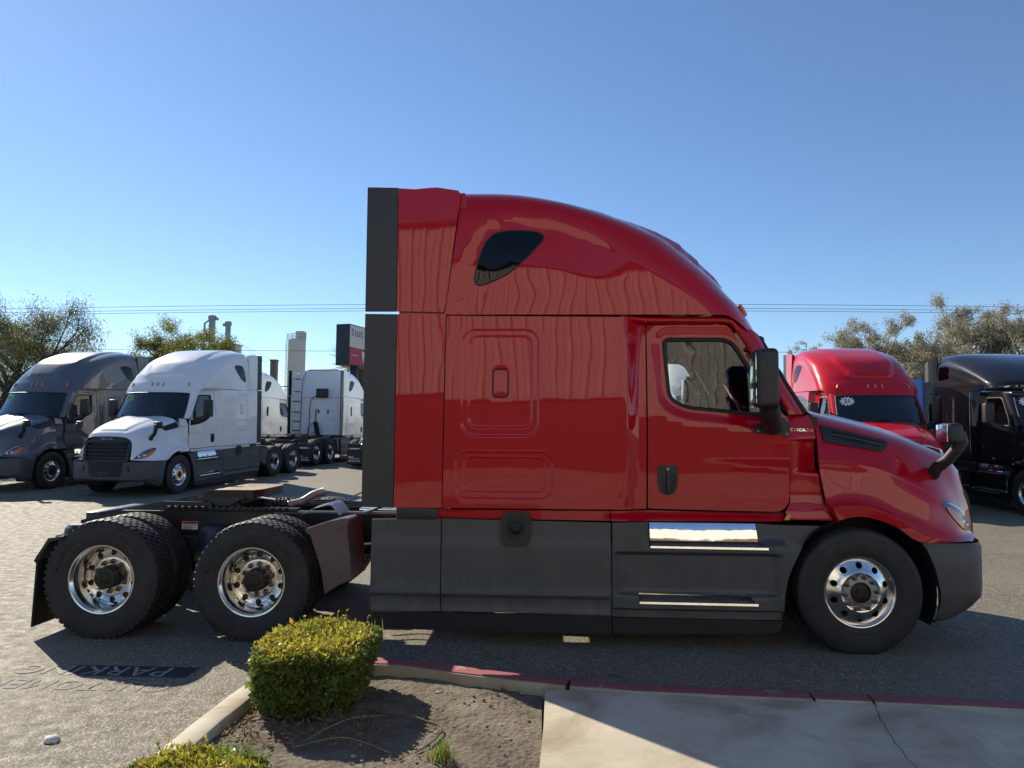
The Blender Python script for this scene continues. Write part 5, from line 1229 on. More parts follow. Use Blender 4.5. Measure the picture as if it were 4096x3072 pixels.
plastic('bark_grey', (0.20, 0.165, 0.125), 0.9, 0.4, 0.01, 20); plastic('bark_dark', (0.055, 0.042, 0.033), 0.9, 0.4, 0.01, 20); plastic('bark_pale', (0.36, 0.31, 0.25), 0.9, 0.4, 0.01, 20); plastic('palm_thatch', (0.22, 0.155, 0.09), 0.9, 0.3)
# pole sign
e0 = spot(755.3, 699, 36); dirv = Vector((.30, 1.0, 0)).normalized(); nv = Vector((dirv.y, -dirv.x, 0))   # face runs away to the right
L_, H_ = 4.6, spot(755.3, 699, 36).z-spot(754, 788, 36).z; zb = e0.z-H_; th = .95
sg = empty('pole_sign', (e0.x, e0.y, gz(e0.y))); tag(sg, 'tall pole sign with cream and red face beside the palm, dark box sides', 'sign')
def sp(a, b, z): q = e0-sg.location+dirv*a-nv*b; return (q.x, q.y, z-sg.location.z)
def hexa(a0, a1, b0, b1, z0, z1):
    g = G(); g.v = [sp(a, b, z) for z in (z0, z1) for a, b in ((a0, b0), (a1, b0), (a1, b1), (a0, b1))]; g.f = [(0, 1, 2, 3), (4, 5, 6, 7), (0, 1, 5, 4), (1, 2, 6, 5), (2, 3, 7, 6), (3, 0, 4, 7)]; return g
part('sign_cabinet', hexa(0, L_, 0, th, zb, e0.z), 'sign_navy', sg)
zm = zb+H_*.44
part('sign_face', hexa(.06, L_-.06, -.012, .01, zm, e0.z-.06), 'sign_cream', sg); part('sign_face', hexa(.06, L_-.06, -.012, .01, zb+.06, zm-.004), 'sign_red', sg)
def sign_text(s_, size, a, z, mat, wide=1.0, al='LEFT', sh=0.0):
    t = text_g(s_, size, 0, sh, al, bold=size*.012); h = G(); h.v = [sp(a+x*wide, -.02, z+c) for x, y, c in t.v]; h.f = t.f; return part('sign_lettering', h, mat, sg, 0, False)
sign_text('S', .62, .22, zb+H_*.80, 'ink_navy', .95); sign_text('ELEC', .48, .62, zb+H_*.785, 'ink_navy', .95); sign_text('T', .62, 1.98, zb+H_*.80, 'ink_red', .95); sign_text('RUCKS', .48, 2.36, zb+H_*.785, 'ink_red', .95)
sign_text('Fontana', .36, 2.75, zb+H_*.585, 'ink_navy'); sign_text('A DIVISION OF', .15, .20, zb+H_*.25, 'ink_white', .8); sign_text('VELOCITY', .46, 1.95, zb+H_*.27, 'ink_white', 1.0, sh=.25); sign_text('VEHICLE GROUP', .16, 1.95, zb+H_*.13, 'ink_white')
g = G(); tri = [(1.45, zb+H_*.38), (1.82, zb+H_*.38), (1.70, zb+H_*.13), (1.62, zb+H_*.10)]; g.v = [sp(a, -.02, z) for a, z in tri]; g.f = [(0, 1, 2, 3)]; part('sign_emblem', g, 'ink_white', sg)
g = G(); g.box((sp(1.4, .47, 0)[0], sp(1.4, .47, 0)[1], (zb-gz(36))/2), (.45, .45, zb-gz(36)), .03); part('sign_post', g, 'sign_navy', sg)
# silo
def far_base(u, Y): q = spot(u, 931, Y); return (q.x, q.y, gz(Y))
def top_z(u, v, Y): return spot(u, v, Y).z-gz(Y)
Y = 115
b = far_base(636, Y); zt = top_z(636, 735, Y); zt2 = top_z(645, 721, Y); r_ = 2.8/2*(Y+7)/122*1.0
r_ = (spot(655, 760, Y).x-spot(618, 760, Y).x)/2
sl = empty('silo', b); tag(sl, 'cream cylindrical silo with railing and small head house, behind the white trucks', 'silo')
g = G(); g.revolve([(0, 0), (r_, 0), (r_, zt), (r_*.92, zt+.15), (0, zt+.2)], 36, Matrix.Rotation(R(90), 4, 'X')); part('silo_shell', g, 'silo_cream', sl)
g = G(); g.box((r_*.45, 0, (zt+zt2)/2+.2), (r_*.95, r_*1.0, zt2-zt+.4), .05); part('head_house', g, 'silo_cream', sl)
for h_ in (.5, 1.0):
    g = G(); g.tube([(r_*math.cos(2*math.pi*i/24), r_*math.sin(2*math.pi*i/24), zt+h_) for i in range(25)], .035, 5, False); part('railing', g, 'tower_steel', sl)
for i in range(12):
    a = 2*math.pi*i/12; g = G(); g.tube([(r_*math.cos(a), r_*math.sin(a), zt), (r_*math.cos(a), r_*math.sin(a), zt+1.0)], .03, 5); part('rail_post', g, 'tower_steel', sl)
g = G(); g.tube([(-r_-.25, 0, 0), (-r_-.25, 0, zt+1.1), (-r_*.9, 0, zt+1.2)], .06, 6); g.tube([(-r_-.45, 0, 0), (-r_-.45, 0, zt-.5)], .04, 5); part('ladder', g, 'tower_steel', sl)
g = G(); g.tube([(-r_*.55, 0, zt), (-r_*.55, 0, zt2+.05), (r_*.1, 0, zt2+.05)], .07, 6); part('fill_pipe', g, 'tower_steel', sl)
# elevator legs (steel towers with a bent head)
for (u, v, lab, w, hd) in ((450, 690, 'taller steel elevator leg rising above the pale green tree', .42, 1), (485, 703, 'shorter steel elevator leg with side brace, next to the taller one', .36, -1)):
    b = far_base(u, Y); z = top_z(u, v, Y); tw = empty('elevator_tower', b); tag(tw, lab, 'tower', 'steel elevator legs')
    g = G(); g.box((0, 0, z/2), (2*w, 2*w, z), .05); part('leg_casing', g, 'tower_steel', tw)
    g = G(); g.box((0, 0, z+.3), (3*w, 2.4*w, .9), .25, 3); g.box((hd*w*2.0, 0, z+.1), (1.2*w, 1.2*w, .5), .1); part('head_casing', g, 'tower_steel', tw)
    g = G(); g.tube([(-hd*w*.8, 0, z), (-hd*w*3.2, 0, z-.7), (-hd*w*3.2, 0, z-9 if hd > 0 else z-5)] if hd > 0 else [(w, 0, z-3), (-w*6, 0, z-7)], .18, 8); part('spout_pipe', g, 'tower_steel', tw)
    for i in range(3): g = G(); dx = (-16, 22, 30)[i]; g.tube([(0, 0, z-.8-i*.6), (dx*.5, 0, z*.5), (dx, 0, .5)], .018, 4); part('guy_wire', g, 'wire_dark', tw)
for (u, v, w, lab, nm, mat) in ((497, 746, 26, 'small cream hopper top showing above the white truck roof', 'hopper', 'silo_cream'), (588, 779, 13, 'slim grey-brown chimney stack between the white trucks', 'chimney', 'roof_brown')):
    b = far_base(u, Y); z = top_z(u, v, Y); w_ = spot(u+w, 900, Y).x-spot(u, 900, Y).x; t_ = empty(nm, b); tag(t_, lab, nm)
    g = G(); g.box((0, 0, z/2), (w_, w_, z), .03); part('shaft', g, mat, t_); g = G(); g.box((0, 0, z), (w_*1.15, w_*1.15, .35), .05); part('cap', g, mat, t_)
    if nm == 'chimney':
        g = G(); g.prism([(-w_*1.6, z*.34), (w_*1.6, z*.34), (w_*.55, z*.52), (-w_*.55, z*.52)], -w_*.9, w_*.9, 'y'); part('base_hood', g, 'pale_wall', t_)
# low works buildings near the skyline
for (u0, u1, v, Yb, lab, mat) in ((575, 612, 868, 112, 'pale plant shed at the foot of the chimney', 'pale_wall'), (735, 800, 898, 105, 'low pale building under the pole sign', 'pale_wall'), (690, 760, 905, 140, 'long low grey shed behind the trucks seen from behind', 'pale_wall'), (-40, 60, 905, 90, 'low pale building behind the big tree', 'pale_wall')):
    a = spot(u0, v, Yb); b = spot(u1, v, Yb); h_ = max(2.5, a.z-gz(Yb)); t_ = empty('far_building', ((a.x+b.x)/2, Yb, gz(Yb))); tag(t_, lab, 'building')
    g = G(); g.box((0, 0, h_/2), (b.x-a.x, 9, h_)); part('wall', g, mat, t_)
    g = G(); W2 = (b.x-a.x)/2+.3; g.prism([(-W2, h_), (W2, h_), (W2, h_+.3), (0, h_+1.0), (-W2, h_+.3)], -4.8, 4.8, 'y'); part('roof', g, 'roof_brown', t_)
    for i in range(4):
        x = lerp(-W2*.7, W2*.7, i/3); g = G(); g.box((x, -4.52, h_*.6), (W2*.22, .06, h_*.28), .01); part('window', g, 'glass_privacy', t_)
# blue box trailer between the red and the black truck
a = spot(1968, 822, 24); tr = empty('box_trailer', (a.x+1.2, 24.0, gz(24))); tag(tr, 'blue box trailer seen in the gap between red and black trucks', 'trailer')
h_ = a.z-gz(24); g = G(); g.box((0, 5, h_/2+.55), (2.5, 12, h_-1.1), .03); part('trailer_body', g, 'blue_paint', tr)
for s_ in (-1, 1):
    g = G(); g.box((s_*.62, -1.03, h_/2+.55), (1.2, .05, h_-1.2), .01); part('trailer_door', g, 'blue_paint', tr)
    w = empty('trailer_wheel', (s_*1.0, 0.6, .5), 0 if s_ < 0 else math.pi); w.parent = tr; w.rotation_euler = (0, 0, R(90)*1 if s_ < 0 else R(90)); obj('tyre', WM['steer'], 'tyre', w)
g = G(); g.box((0, 5, .95), (1.0, 11.5, .3)); part('trailer_frame', g, 'frame_black', tr)
# overhead lines
lines = [(6.5, 12, 'highest of the three overhead power lines', 656.5, 62, .020), (0, 0, 'middle of the three overhead power lines', 665, 62, .020), (0, 0, 'lowest of the three overhead power lines', 670.5, 62, .020), (0, 0, 'thin single wire crossing in front of the silo', 760, 70, .022), (0, 0, 'thick dark cable just above the truck seen from behind', 838, 60, .045), (0, 0, 'thin wire just below the thick dark cable', 846, 66, .02), (0, 0, 'dark cable behind the chimney base', 874, 62, .045)]
for (_, _, lab, v, Y_, r_) in lines:
    g = G(); pts = []
    zc = spot(1106, v, Y_).z
    for i in range(61):
        x = lerp(-110, 110, i/60); pts.append((x, Y_, zc+0.00012*(x+2)**2*(-1 if 'three' in lab else 1)*.9-(.00005*(x-0)**2)))
    g.tube(pts, r_, 5); tag(part('overhead_wire', g, 'wire_dark', None), lab, 'wire', 'overhead wires')
# ================================================================== VEGETATION
def leaf_mat(name, c0, c1, trans=0.45, rough=0.5, c2=None):
    k = NT(name); at = k.node('ShaderNodeObjectInfo'); a = k.noise(0.9, 4, 0.6); geo = k.node('ShaderNodeNewGeometry')
    rnd = geo.outputs['Random Per Island']
    c = k.ramp(rnd, [(0.0, c0), (0.7, c1), (1.0, c2 or c1)]); c = k.mix(k.ramp(a, [(0.4, 0), (0.7, 0.35)]), c, c0)
    k.set(Base_Color=c, Roughness=rough)
    tl = k.node('ShaderNodeBsdfTranslucent'); k.link(c, tl.inputs[0]); mx = k.node('ShaderNodeMixShader'); mx.inputs[0].default_value = trans
    k.link(k.p.outputs[0], mx.inputs[1]); k.link(tl.outputs[0], mx.inputs[2]); k.link(mx.outputs[0], k.out.inputs[0]); return k.m
leaf_mat('leaf_willow', (0.085, 0.095, 0.04), (0.20, 0.21, 0.095), .5); leaf_mat('leaf_lime', (0.11, 0.135, 0.022), (0.27, 0.28, 0.05), .5)
leaf_mat('leaf_gum', (0.22, 0.20, 0.13), (0.40, 0.37, 0.26), .55, .6, (0.52, 0.48, 0.37)); leaf_mat('leaf_hedge', (0.20, 0.24, 0.028), (0.50, 0.47, 0.06), .5, .4, (0.60, 0.33, 0.12))
leaf_mat('leaf_ivy', (0.085, 0.125, 0.028), (0.20, 0.27, 0.065), .45, .45); leaf_mat('grass', (0.11, 0.20, 0.02), (0.24, 0.36, 0.04), .5, .45); leaf_mat('straw', (0.30, 0.23, 0.11), (0.48, 0.39, 0.21), .3, .7)
leaf_mat('leaf_dry', (0.20, 0.11, 0.05), (0.33, 0.20, 0.10), .3, .7); plastic('twig', (0.13, 0.095, 0.065), .9, .3); plastic('stone_pale', (0.55, 0.53, 0.50), .85, .3, .004, 30); plastic('stone_grey', (0.25, 0.24, 0.22), .9, .3, .004, 30)
def leaves_mesh(name, P, D, L, W, N=None):
    """diamond leaves at P along D, lengths L, widths W"""
    n = len(P); D = D/np.linalg.norm(D, axis=1, keepdims=True); r_ = np.random.normal(size=(n, 3)) if N is None else N
    s_ = np.cross(D, r_); s_ /= np.linalg.norm(s_, axis=1, keepdims=True)+1e-9; nn = np.cross(s_, D)
    V = np.stack([P, P+D*L[:, None]*.45+s_*W[:, None]*.5+nn*L[:, None]*.05, P+D*L[:, None]-nn*L[:, None]*.08, P+D*L[:, None]*.45-s_*W[:, None]*.5+nn*L[:, None]*.05], 1).reshape(-1, 3)
    me = bpy.data.meshes.new(name); me.vertices.add(4*n); me.vertices.foreach_set('co', V.ravel().astype(np.float32))
    me.loops.add(4*n); me.loops.foreach_set('vertex_index', np.arange(4*n, dtype=np.int32)); me.polygons.add(n); me.polygons.foreach_set('loop_start', np.arange(0, 4*n, 4, dtype=np.int32))
    me.update(calc_edges=True); me.validate(); return me
def tree(name, base, height, spread, label, group, leaf, bark, nleaf, leafL, leafW, seed, lean=(0, 0), trunk_r=.22, droop=.3, first=.28, limbs=9, sub=5, up=.9, sparse=0.0):
    rng = random.Random(seed); nr = np.random.RandomState(seed); t = empty(name, base); tag(t, label, 'tree', group)
    g = G(); tips = []
    tp = [Vector((lean[0]*h*h+.12*math.sin(5*h+seed), lean[1]*h*h+.1*math.cos(4*h+seed), h*height*.72)) for h in np.linspace(0, 1, 8)]
    g.tube(tp, [trunk_r*(1-.75*i/7) for i in range(8)], 8)
    for i in range(limbs):
        f = first+(1-first)*(i+rng.random()*.6)/limbs; idx = min(6.99, f*7); p0 = tp[int(idx)].lerp(tp[int(idx)+1], idx-int(idx)); a = 2.4*i+rng.random()*.9
        ln = spread*(1-.45*f)*(.75+.5*rng.random()); rise = (height-p0.z)*(.45+.5*rng.random())*up
        end = p0+Vector((math.cos(a)*ln, math.sin(a)*ln, rise)); mid = p0.lerp(end, .5)+Vector((rng.uniform(-.3, .3), rng.uniform(-.3, .3), rng.uniform(-.1, .35)))*spread*.25
        path = [p0, p0.lerp(mid, .5)+Vector((rng.uniform(-.1, .1), rng.uniform(-.1, .1), .05))*spread*.3, mid, mid.lerp(end, .5)+Vector((rng.uniform(-.1, .1), rng.uniform(-.1, .1), 0))*spread*.3, end]; r0 = trunk_r*(.55-.3*f)
        pp = [Vector(catmull([tuple(q) for q in path], j/8)) for j in range(9)]; g.tube(pp, [r0*(1-.82*j/8) for j in range(9)], 6)
        for s_ in range(sub):
            b0 = pp[3+int(rng.random()*5.9)]; d = Vector((rng.gauss(0, 1), rng.gauss(0, 1), rng.gauss(.35, .7))).normalized(); l2 = spread*(.18+.28*rng.random()); e2 = b0+d*l2
            m2 = b0.lerp(e2, .5)+Vector((rng.gauss(0, .06), rng.gauss(0, .06), .05))*spread; g.tube([b0, m2, e2], [r0*.30, r0*.2, r0*.08], 5); tips.append((b0, m2, e2))
            for w_ in range(3):
                d3 = (d+Vector((rng.gauss(0, .8), rng.gauss(0, .8), rng.gauss(0, .6)))).normalized(); b3 = m2.lerp(e2, rng.random()); e3 = b3+d3*spread*(.10+.14*rng.random()); g.tube([b3, (b3+e3)/2+Vector((0, 0, .03*spread)), e3], [r0*.12, r0*.08, r0*.04], 4); tips.append((b3, (b3+e3)/2, e3))
    part('trunk', g, bark, t)
    A = np.array([[tuple(p) for p in q] for q in tips]); w = nr.rand(len(A))**(1+sparse*3)+.08; idx = nr.choice(len(A), nleaf, p=w/w.sum()); f = nr.rand(nleaf)**.7
    P = np.where(f[:, None] < .5, A[idx, 0]+(A[idx, 1]-A[idx, 0])*(f*2)[:, None], A[idx, 1]+(A[idx, 2]-A[idx, 1])*(f*2-1)[:, None]); P = P+np.clip(nr.normal(size=P.shape), -1.8, 1.8)*spread*(.035+.030*f[:, None])
    D = nr.normal(size=P.shape); D[:, 2] -= droop*2; me = leaves_mesh('crown', P, D, leafL*(.6+.8*nr.rand(nleaf)), leafW*(.6+.8*nr.rand(nleaf)))
    obj('crown', me, leaf, t); return t
def tb(u, Y): q = spot(u, 931, Y); return (q.x, q.y, gz(Y))
def th(u, v, Y): return spot(u, v, Y).z-gz(Y)
tree('feathery_tree', tb(-6, 25), th(60, 628, 25)*.84, 5.0, 'big feathery tree with dark spreading limbs behind the grey truck', 'trees around the lot', 'leaf_willow', 'bark_dark', 52000, .20, .024, 3, (.9, 0), .34, .7, .18, 12, 6, .85)
tree('leafy_tree', tb(380, 46), th(350, 690, 46), 4.6, 'yellow-green rounded tree between grey and white truck roofs', 'trees around the lot', 'leaf_lime', 'bark_dark', 42000, .20, .045, 8, (0, 0), .25, .3, .22, 12, 6, .75)
gum = [(1872, 690, 44, 2.9, 'grey-green gum tree standing apart above the red truck roof'), (1950, 728, 47, 2.8, 'low gum tree just right of the lone one, above the red truck roof'), (2015, 712, 45, 3.0, 'gum tree in the middle of the thicket above the gap between trucks'), (2100, 634, 46, 3.6, 'tallest gum tree, rising above the black truck'), (2160, 655, 44, 2.4, 'thin upright gum tree just right of the tallest one'), (2225, 672, 42, 3.2, 'gum tree cut by the picture edge above the black truck'), (2060, 735, 43, 3.0, 'low bushy gum tree in front of the tallest one'), (2150, 738, 41, 3.2, 'low bushy gum tree directly above the black truck roof'), (1990, 775, 40, 2.6, 'short scrubby gum tree filling the gap between red and black trucks'), (1742, 716, 52, 1.6, 'small young gum tree left of the red truck roof'), (1690, 790, 50, 2.0, 'low dark gum tree beside the red truck extender')]
for i, (u, v, Yg, sp_, lab) in enumerate(gum):
    tree('gum_tree', tb(u, Yg), th(u, v, Yg)*.95, sp_*1.05, lab, 'gum trees on the right', 'leaf_gum', 'bark_pale', 5000 if sp_ < 2.2 else 17000, .16, .05, 20+i, (0, 0), .25, .35, .26, 12, 6, 1.0, .55)
# palm behind the sign
b = tb(776, 48); hp_ = th(776, 800, 48); pm_ = empty('palm_tree', b); tag(pm_, 'palm trunk with hanging dead fronds just below the pole sign', 'tree')
g = G(); g.tube([(0, 0, 0), (.05, 0, hp_*.5), (0, 0, hp_)], [.30, .24, .26], 12); part('trunk', g, 'bark_grey', pm_)
nr = np.random.RandomState(5); n = 900; P = np.stack([nr.normal(0, .35, n), nr.normal(0, .35, n), hp_-nr.rand(n)*1.0+.4], 1); D = np.stack([P[:, 0]*.6, P[:, 1]*.6, -np.ones(n)], 1); obj('dead_frond_skirt', leaves_mesh('dead_frond_skirt', P, D, .9*(.5+nr.rand(n)), np.full(n, .08)), 'palm_thatch', pm_)
n = 700; a = nr.rand(n)*2*math.pi; D = np.stack([np.cos(a), np.sin(a), nr.normal(.3, .5, n)], 1); P = np.tile([[0, 0, hp_+.6]], (n, 1))+D*nr.rand(n, 1)*.8; obj('crown', leaves_mesh('crown', P, D, 1.5*(.5+nr.rand(n)), np.full(n, .10)), 'leaf_gum', pm_)
# ------------------------------------------------------------------ clipped hedge blocks in the bed
def hedge(base, sx, sy, top, label, seed, ntop, nside, taper=.82, rz=0):
    nr = np.random.RandomState(seed); t = empty('hedge_bush', base, rz); tag(t, label, 'hedge', 'clipped hedge blocks')
    def skin(n, on_top):
        a = nr.rand(n)*2*math.pi; pw = 4.6; c, s_ = np.cos(a), np.sin(a); rr = (np.abs(c)**pw+np.abs(s_)**pw)**(-1/pw)
        if on_top:
            q = np.sqrt(nr.rand(n)); x = rr*c*q*sx; y = rr*s_*q*sy; z = top+.028*np.sin(x*9+seed)*np.cos(y*8)+nr.normal(0, .016, n)-.05*q**6; nn = np.stack([c*q**4*.6, s_*q**4*.6, np.ones(n)], 1)
        else:
            h = nr.rand(n)**.8; w = taper+(1-taper)*np.minimum(1, h*1.4); z = .02+h*(top-.03); jj = 1+nr.normal(0, .025, n)+.04*np.sin(a*5+seed)+.03*np.sin(z*18+a*3); x = rr*c*sx*w*jj; y = rr*s_*sy*w*jj; nn = np.stack([c, s_, .25*np.ones(n)], 1)
        return np.stack([x, y, z], 1), nn
    def put(n, on_top, L, W, name, mat):
        P, nn = skin(n, on_top); D = nr.normal(size=(n, 3))+nn*(.9 if on_top else .55); N = nn+nr.normal(size=(n, 3))*.9
        o = obj(name, leaves_mesh(name, P, D, L*(.55+.8*nr.rand(n)), W*(.6+.7*nr.rand(n)), np.cross(D, N)), mat, t); o['kind'] = 'stuff'; return o
    put(ntop, True, .027, .017, 'clipped_leaves', 'leaf_hedge'); put(nside, False, .034, .026, 'ivy_leaves', 'leaf_ivy'); put(nside//4, False, .028, .018, 'side_leaves', 'leaf_hedge'); put(ntop//7, True, .024, .014, 'dry_leaves', 'leaf_dry'); put(ntop//6, True, .040, .026, 'young_leaves', 'leaf_hedge'); put(nside//14, False, .05, .042, 'large_ivy_leaves', 'leaf_ivy')
    # woody inside
    g = G(); P = []
    for i in range(28):
        a = 2*math.pi*i/28; c, s_ = math.cos(a), math.sin(a); rr = (abs(c)**3.2+abs(s_)**3.2)**(-1/3.2)
        for z, w in ((0, taper*.90), (top*.4, .90), (top*.8, .93), (top-.04, .88), (top-.035, 0.0)): P.append((rr*c*sx*w*(1+.04*math.sin(7*a)), rr*s_*sy*w*(1+.04*math.cos(6*a)), z))
    g.grid(P, 28, 5, True); part('woody_core', g, 'bark_dark', t)
    g = G()
    for i in range(90):
        x, y = nr.uniform(-.85, .85)*sx, nr.uniform(-.85, .85)*sy; g.tube([(x, y, top-.08), (x+nr.normal(0, .03), y+nr.normal(0, .03), top-.01), (x+nr.normal(0, .06), y+nr.normal(0, .06), top+.012)], [.004, .003, .002], 4)
    o = part('clipped_stems', g, 'twig', t); o['kind'] = 'stuff'
    g = G(); P = []; D = []
    for i in range(46):
        x, y = nr.uniform(-.9, .9)*sx, nr.uniform(-.9, .9)*sy; h = .03+.06*nr.rand(); e = (x+nr.normal(0, .02), y+nr.normal(0, .02), top+h); g.tube([(x, y, top-.03), ((x+e[0])/2+nr.normal(0, .006), (y+e[1])/2, top+h*.4), e], [.003, .0022, .0012], 4)
        for k_ in range(7): f = .25+.75*k_/6; P.append((x+(e[0]-x)*f, y+(e[1]-y)*f, top-.03+(h+.03)*f)); D.append(nr.normal(size=3)+np.array([0, 0, .5]))
    part('shoots', g, 'twig', t)['kind'] = 'stuff'; P = np.array(P); D = np.array(D); o = obj('shoot_leaves', leaves_mesh('shoot_leaves', P, D, .024*(.6+.7*nr.rand(len(P))), .014*(.7+.5*nr.rand(len(P)))), 'leaf_hedge', t); o['kind'] = 'stuff'
    return t
def blades(name, pts, h, w, mat, parent, seed, lean=.5):
    nr = np.random.RandomState(seed); g = G()
    for (x, y, z) in pts:
        a = nr.rand()*2*math.pi; hh = h*(.45+.75*nr.rand()); dx, dy = math.cos(a), math.sin(a); b = nr.rand()*lean*hh; o = len(g.v)
        for f in (0, .4, .75): ww = w*(1-.8*f*f)*.5; g.v += [(x+dx*b*f*f-dy*ww, y+dy*b*f*f+dx*ww, z+hh*f*(1-.15*f*lean)), (x+dx*b*f*f+dy*ww, y+dy*b*f*f-dx*ww, z+hh*f*(1-.15*f*lean))]
        g.v.append((x+dx*b, y+dy*b, z+hh*(1-.2*lean))); g.f += [(o, o+1, o+3, o+2), (o+2, o+3, o+5, o+4), (o+4, o+5, o+6)]
    o = part(name, g, mat, parent, 0, False); o['kind'] = 'stuff'; return o
h1 = hedge((-4.09, -2.60, .06),   .330, .40, .380, 'square clipped hedge block with yellowish top, beside the rear wheel', 11, 9000, 9000)
nr = np.random.RandomState(2)
blades('grass_blades', [(nr.normal(-.08, .07), nr.normal(.20, .06), .34) for i in range(70)]+[(nr.normal(.08, .07), nr.normal(.26, .05), .35) for i in range(20)], .13, .006, 'grass', h1, 3)
h2 = hedge((-4.15, -4.26, .05), .29, .36, .25, 'low leafy hedge block with tall grass, at the bottom edge', 12, 8000, 5000, .95)
blades('grass_blades', [(nr.uniform(-.12, .26), nr.uniform(-.25, .33), .17+.05*nr.rand()) for i in range(330)], .16, .006, 'grass', h2, 4, .6)
# clump of cut grass
tf = empty('grass_tuft', (-3.15, -3.42, .055)); tag(tf, 'cut tuft of green and straw grass in the soil near the sidewalk', 'grass')
blades('straw_stems', [(nr.normal(0, .035), nr.normal(0, .03), 0) for i in range(110)], .085, .009, 'straw', tf, 5, .5); blades('grass_blades', [(nr.normal(0, .035), nr.normal(0, .03), .02) for i in range(70)], .12, .005, 'grass', tf, 6, .6)
# dead stems, runner, stones on the soil
g = G(); g.tube([catmull([(-3.62, -2.86, .09), (-3.45, -2.92, .11), (-3.30, -3.0, .10), (-3.20, -3.06, .09), (-3.22, -3.2, .08), (-3.30, -3.34, .07)], i/20) for i in range(21)], [.009*(1-.5*i/20) for i in range(21)], 7); tag(part('fallen_branch', g, 'twig', None), 'thin bent grey branch lying on the soil right of the hedge', 'branch')
for i, (p0, p1, lab) in enumerate((((-3.95, -3.28, .08), (-3.55, -2.98, .12), 'long dry grass stem lying on soil in front of the hedge'), ((-3.98, -3.33, .075), (-3.42, -3.38, .08), 'curved dry stem on the dark soil below the hedge'), ((-4.38, -3.05, .08), (-4.30, -3.45, .09), 'dry stem beside the grey kerb'))):
    m = ((p0[0]+p1[0])/2, (p0[1]+p1[1])/2+.05, p0[2]+.05); g = G(); g.tube([catmull([p0, m, p1], j/12) for j in range(13)], [.0032*(1-.5*j/12) for j in range(13)], 5); tag(part('dry_stem', g, 'straw', None), lab, 'stem', 'dry stems on the soil')
P = np.array([[nr.uniform(-4.42, -3.55), nr.uniform(-3.35, -2.75), .085+.02*nr.rand()] for i in range(420)]); D = nr.normal(size=P.shape); D[:, 2] *= .4; o = obj('leaf_litter', leaves_mesh('leaf_litter', P, D, .03*(.5+nr.rand(len(P))), .018*(.5+nr.rand(len(P)))), 'leaf_dry', None); tag(o, 'scattered dry leaves and scraps at the foot of the hedge', 'leaf litter', kind='stuff')
g = G()
for i in range(60):
    x, y = nr.uniform(-4.42, -3.5), nr.uniform(-3.25, -2.75); a = nr.rand()*6.28; l = .05+.1*nr.rand(); g.tube([(x, y, .085), (x+l*.5*math.cos(a), y+l*.5*math.sin(a), .10+.03*nr.rand()), (x+l*math.cos(a), y+l*math.sin(a), .085)], .0028, 4)
tag(part('twig_litter', g, 'twig', None), 'small dead twigs strewn round the hedge foot', 'twigs', kind='stuff')
def stone(loc, r, mat, label, seed, cat='stone', flat=.62):
    bm = bmesh.new(); bmesh.ops.create_icosphere(bm, subdivisions=2, radius=1.0); g = G()
    for v in bm.verts:
        d = 1+.28*noise.noise(v.co*1.3+Vector((seed, 0, 0)))+.12*noise.noise(v.co*3.1+Vector((0, seed, 0))); v.co = Vector((v.co.x*r*d*1.25, v.co.y*r*d, v.co.z*r*d*flat))
    bm.verts.index_update(); g.add([v.co[:] for v in bm.verts], [[v.index for v in f.verts] for f in bm.faces]); bm.free(); return tag(part('stone', g, mat, None, 30, loc=(loc[0], loc[1], loc[2]+r*flat*.55)), label, cat)
stone((-5.44, -3.17, 0), .036, 'stone_pale', 'single pale broken stone lying on the open asphalt', 3)
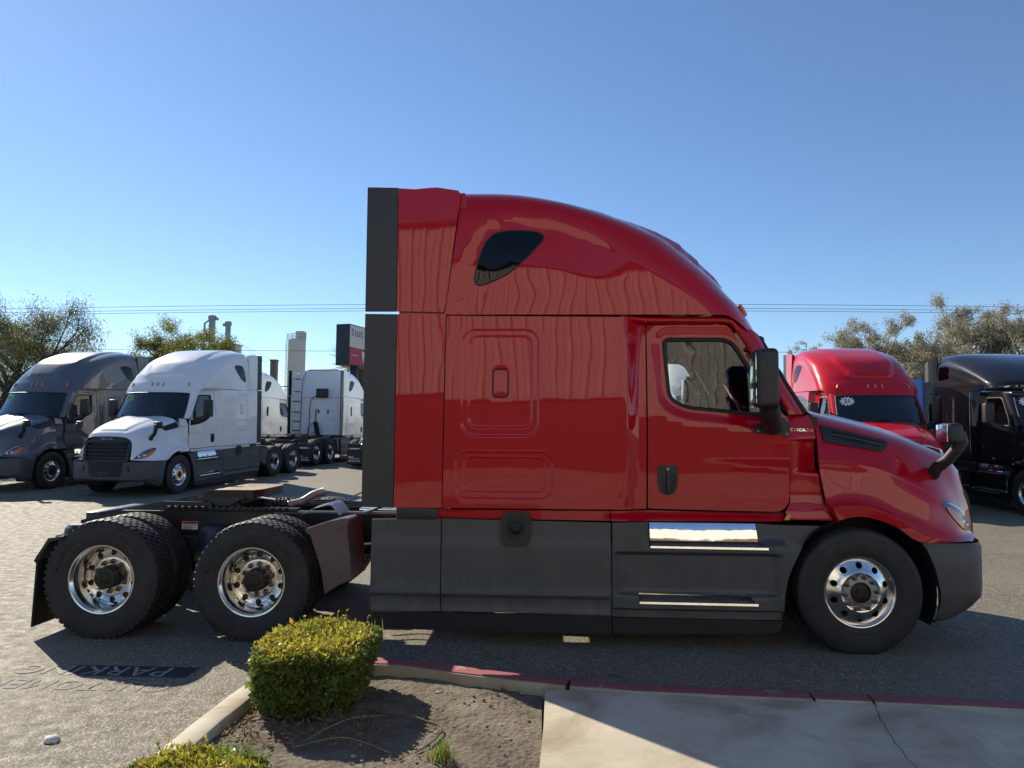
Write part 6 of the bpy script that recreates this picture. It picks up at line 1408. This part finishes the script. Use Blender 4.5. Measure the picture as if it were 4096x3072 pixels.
for i, (x, y, r_, lab) in enumerate(((-3.30, -2.46, .018, 'grey pebble on the soil near the red kerb'), (-3.22, -3.08, .016, 'pebble beside the bent branch'), (-2.86, -2.62, .012, 'tiny pebble in the sunlit soil'), (-3.62, -3.40, .014, 'pebble in the hedge shadow'), (-2.75, -2.43, .016, 'pebble in the bed corner by the sidewalk'))): stone((x, y, .065), r_, 'stone_grey', lab, 10+i)
# pebbly crumbs
P = []; g = G()
for i in range(130):
    x, y = nr.uniform(-3.6, -2.66), nr.uniform(-3.7, -2.3); r_ = .003+.006*nr.rand()**2; y = bed_clip(x, y-.05); g.box((x, y, .068+.018*noise.noise(Vector((x*2.2, y*2.2, 0)))+.004), (r_*2, r_*1.6, r_*1.3), 0, rot=Matrix.Rotation(nr.rand()*3, 4, 'Z'))
tag(part('soil_crumbs', g, 'soil', None, 0), 'loose crumbs of earth scattered over the planting bed', 'soil', kind='stuff')
# moss and debris line along the kerb
g = G()
for i in range(160):
    x = nr.uniform(-2.4, 2.6); y = interp([(-2.4, -2.30), (-1.3, -2.41), (0, -2.48), (2.6, -2.61)], x)+.02+abs(nr.normal(0, .016)); r_ = .004+.010*nr.rand()**2; g.box((x, y, .003), (r_*2.4, r_*1.6, r_*.8), 0, rot=Matrix.Rotation(nr.rand()*3, 4, 'Z'))
tag(part('gutter_debris', g, 'leaf_ivy', None, 0), 'mossy grit and scraps along the foot of the red kerb', 'debris', kind='stuff')

# far belt of trees along the skyline
nr = np.random.RandomState(77); P = []
for i in range(150):
    x = nr.uniform(-330, 330); y = nr.uniform(210, 260); h = nr.uniform(3.0, 6.5); w = nr.uniform(4, 9); n = 260
    q = nr.normal(size=(n, 3)); q /= np.linalg.norm(q, axis=1, keepdims=True); q *= (nr.rand(n, 1))**.4; P.append(np.stack([x+q[:, 0]*w, y+q[:, 1]*w*.6, gz(y)+h*.5+q[:, 2]*h*.5], 1))
P = np.concatenate(P); o = obj('far_treeline', leaves_mesh('far_treeline', P, nr.normal(size=P.shape), 1.3*(.5+nr.rand(len(P))), .8*(.5+nr.rand(len(P)))), 'leaf_willow', None); tag(o, 'low belt of distant trees along the skyline behind the lot', 'trees', kind='stuff')
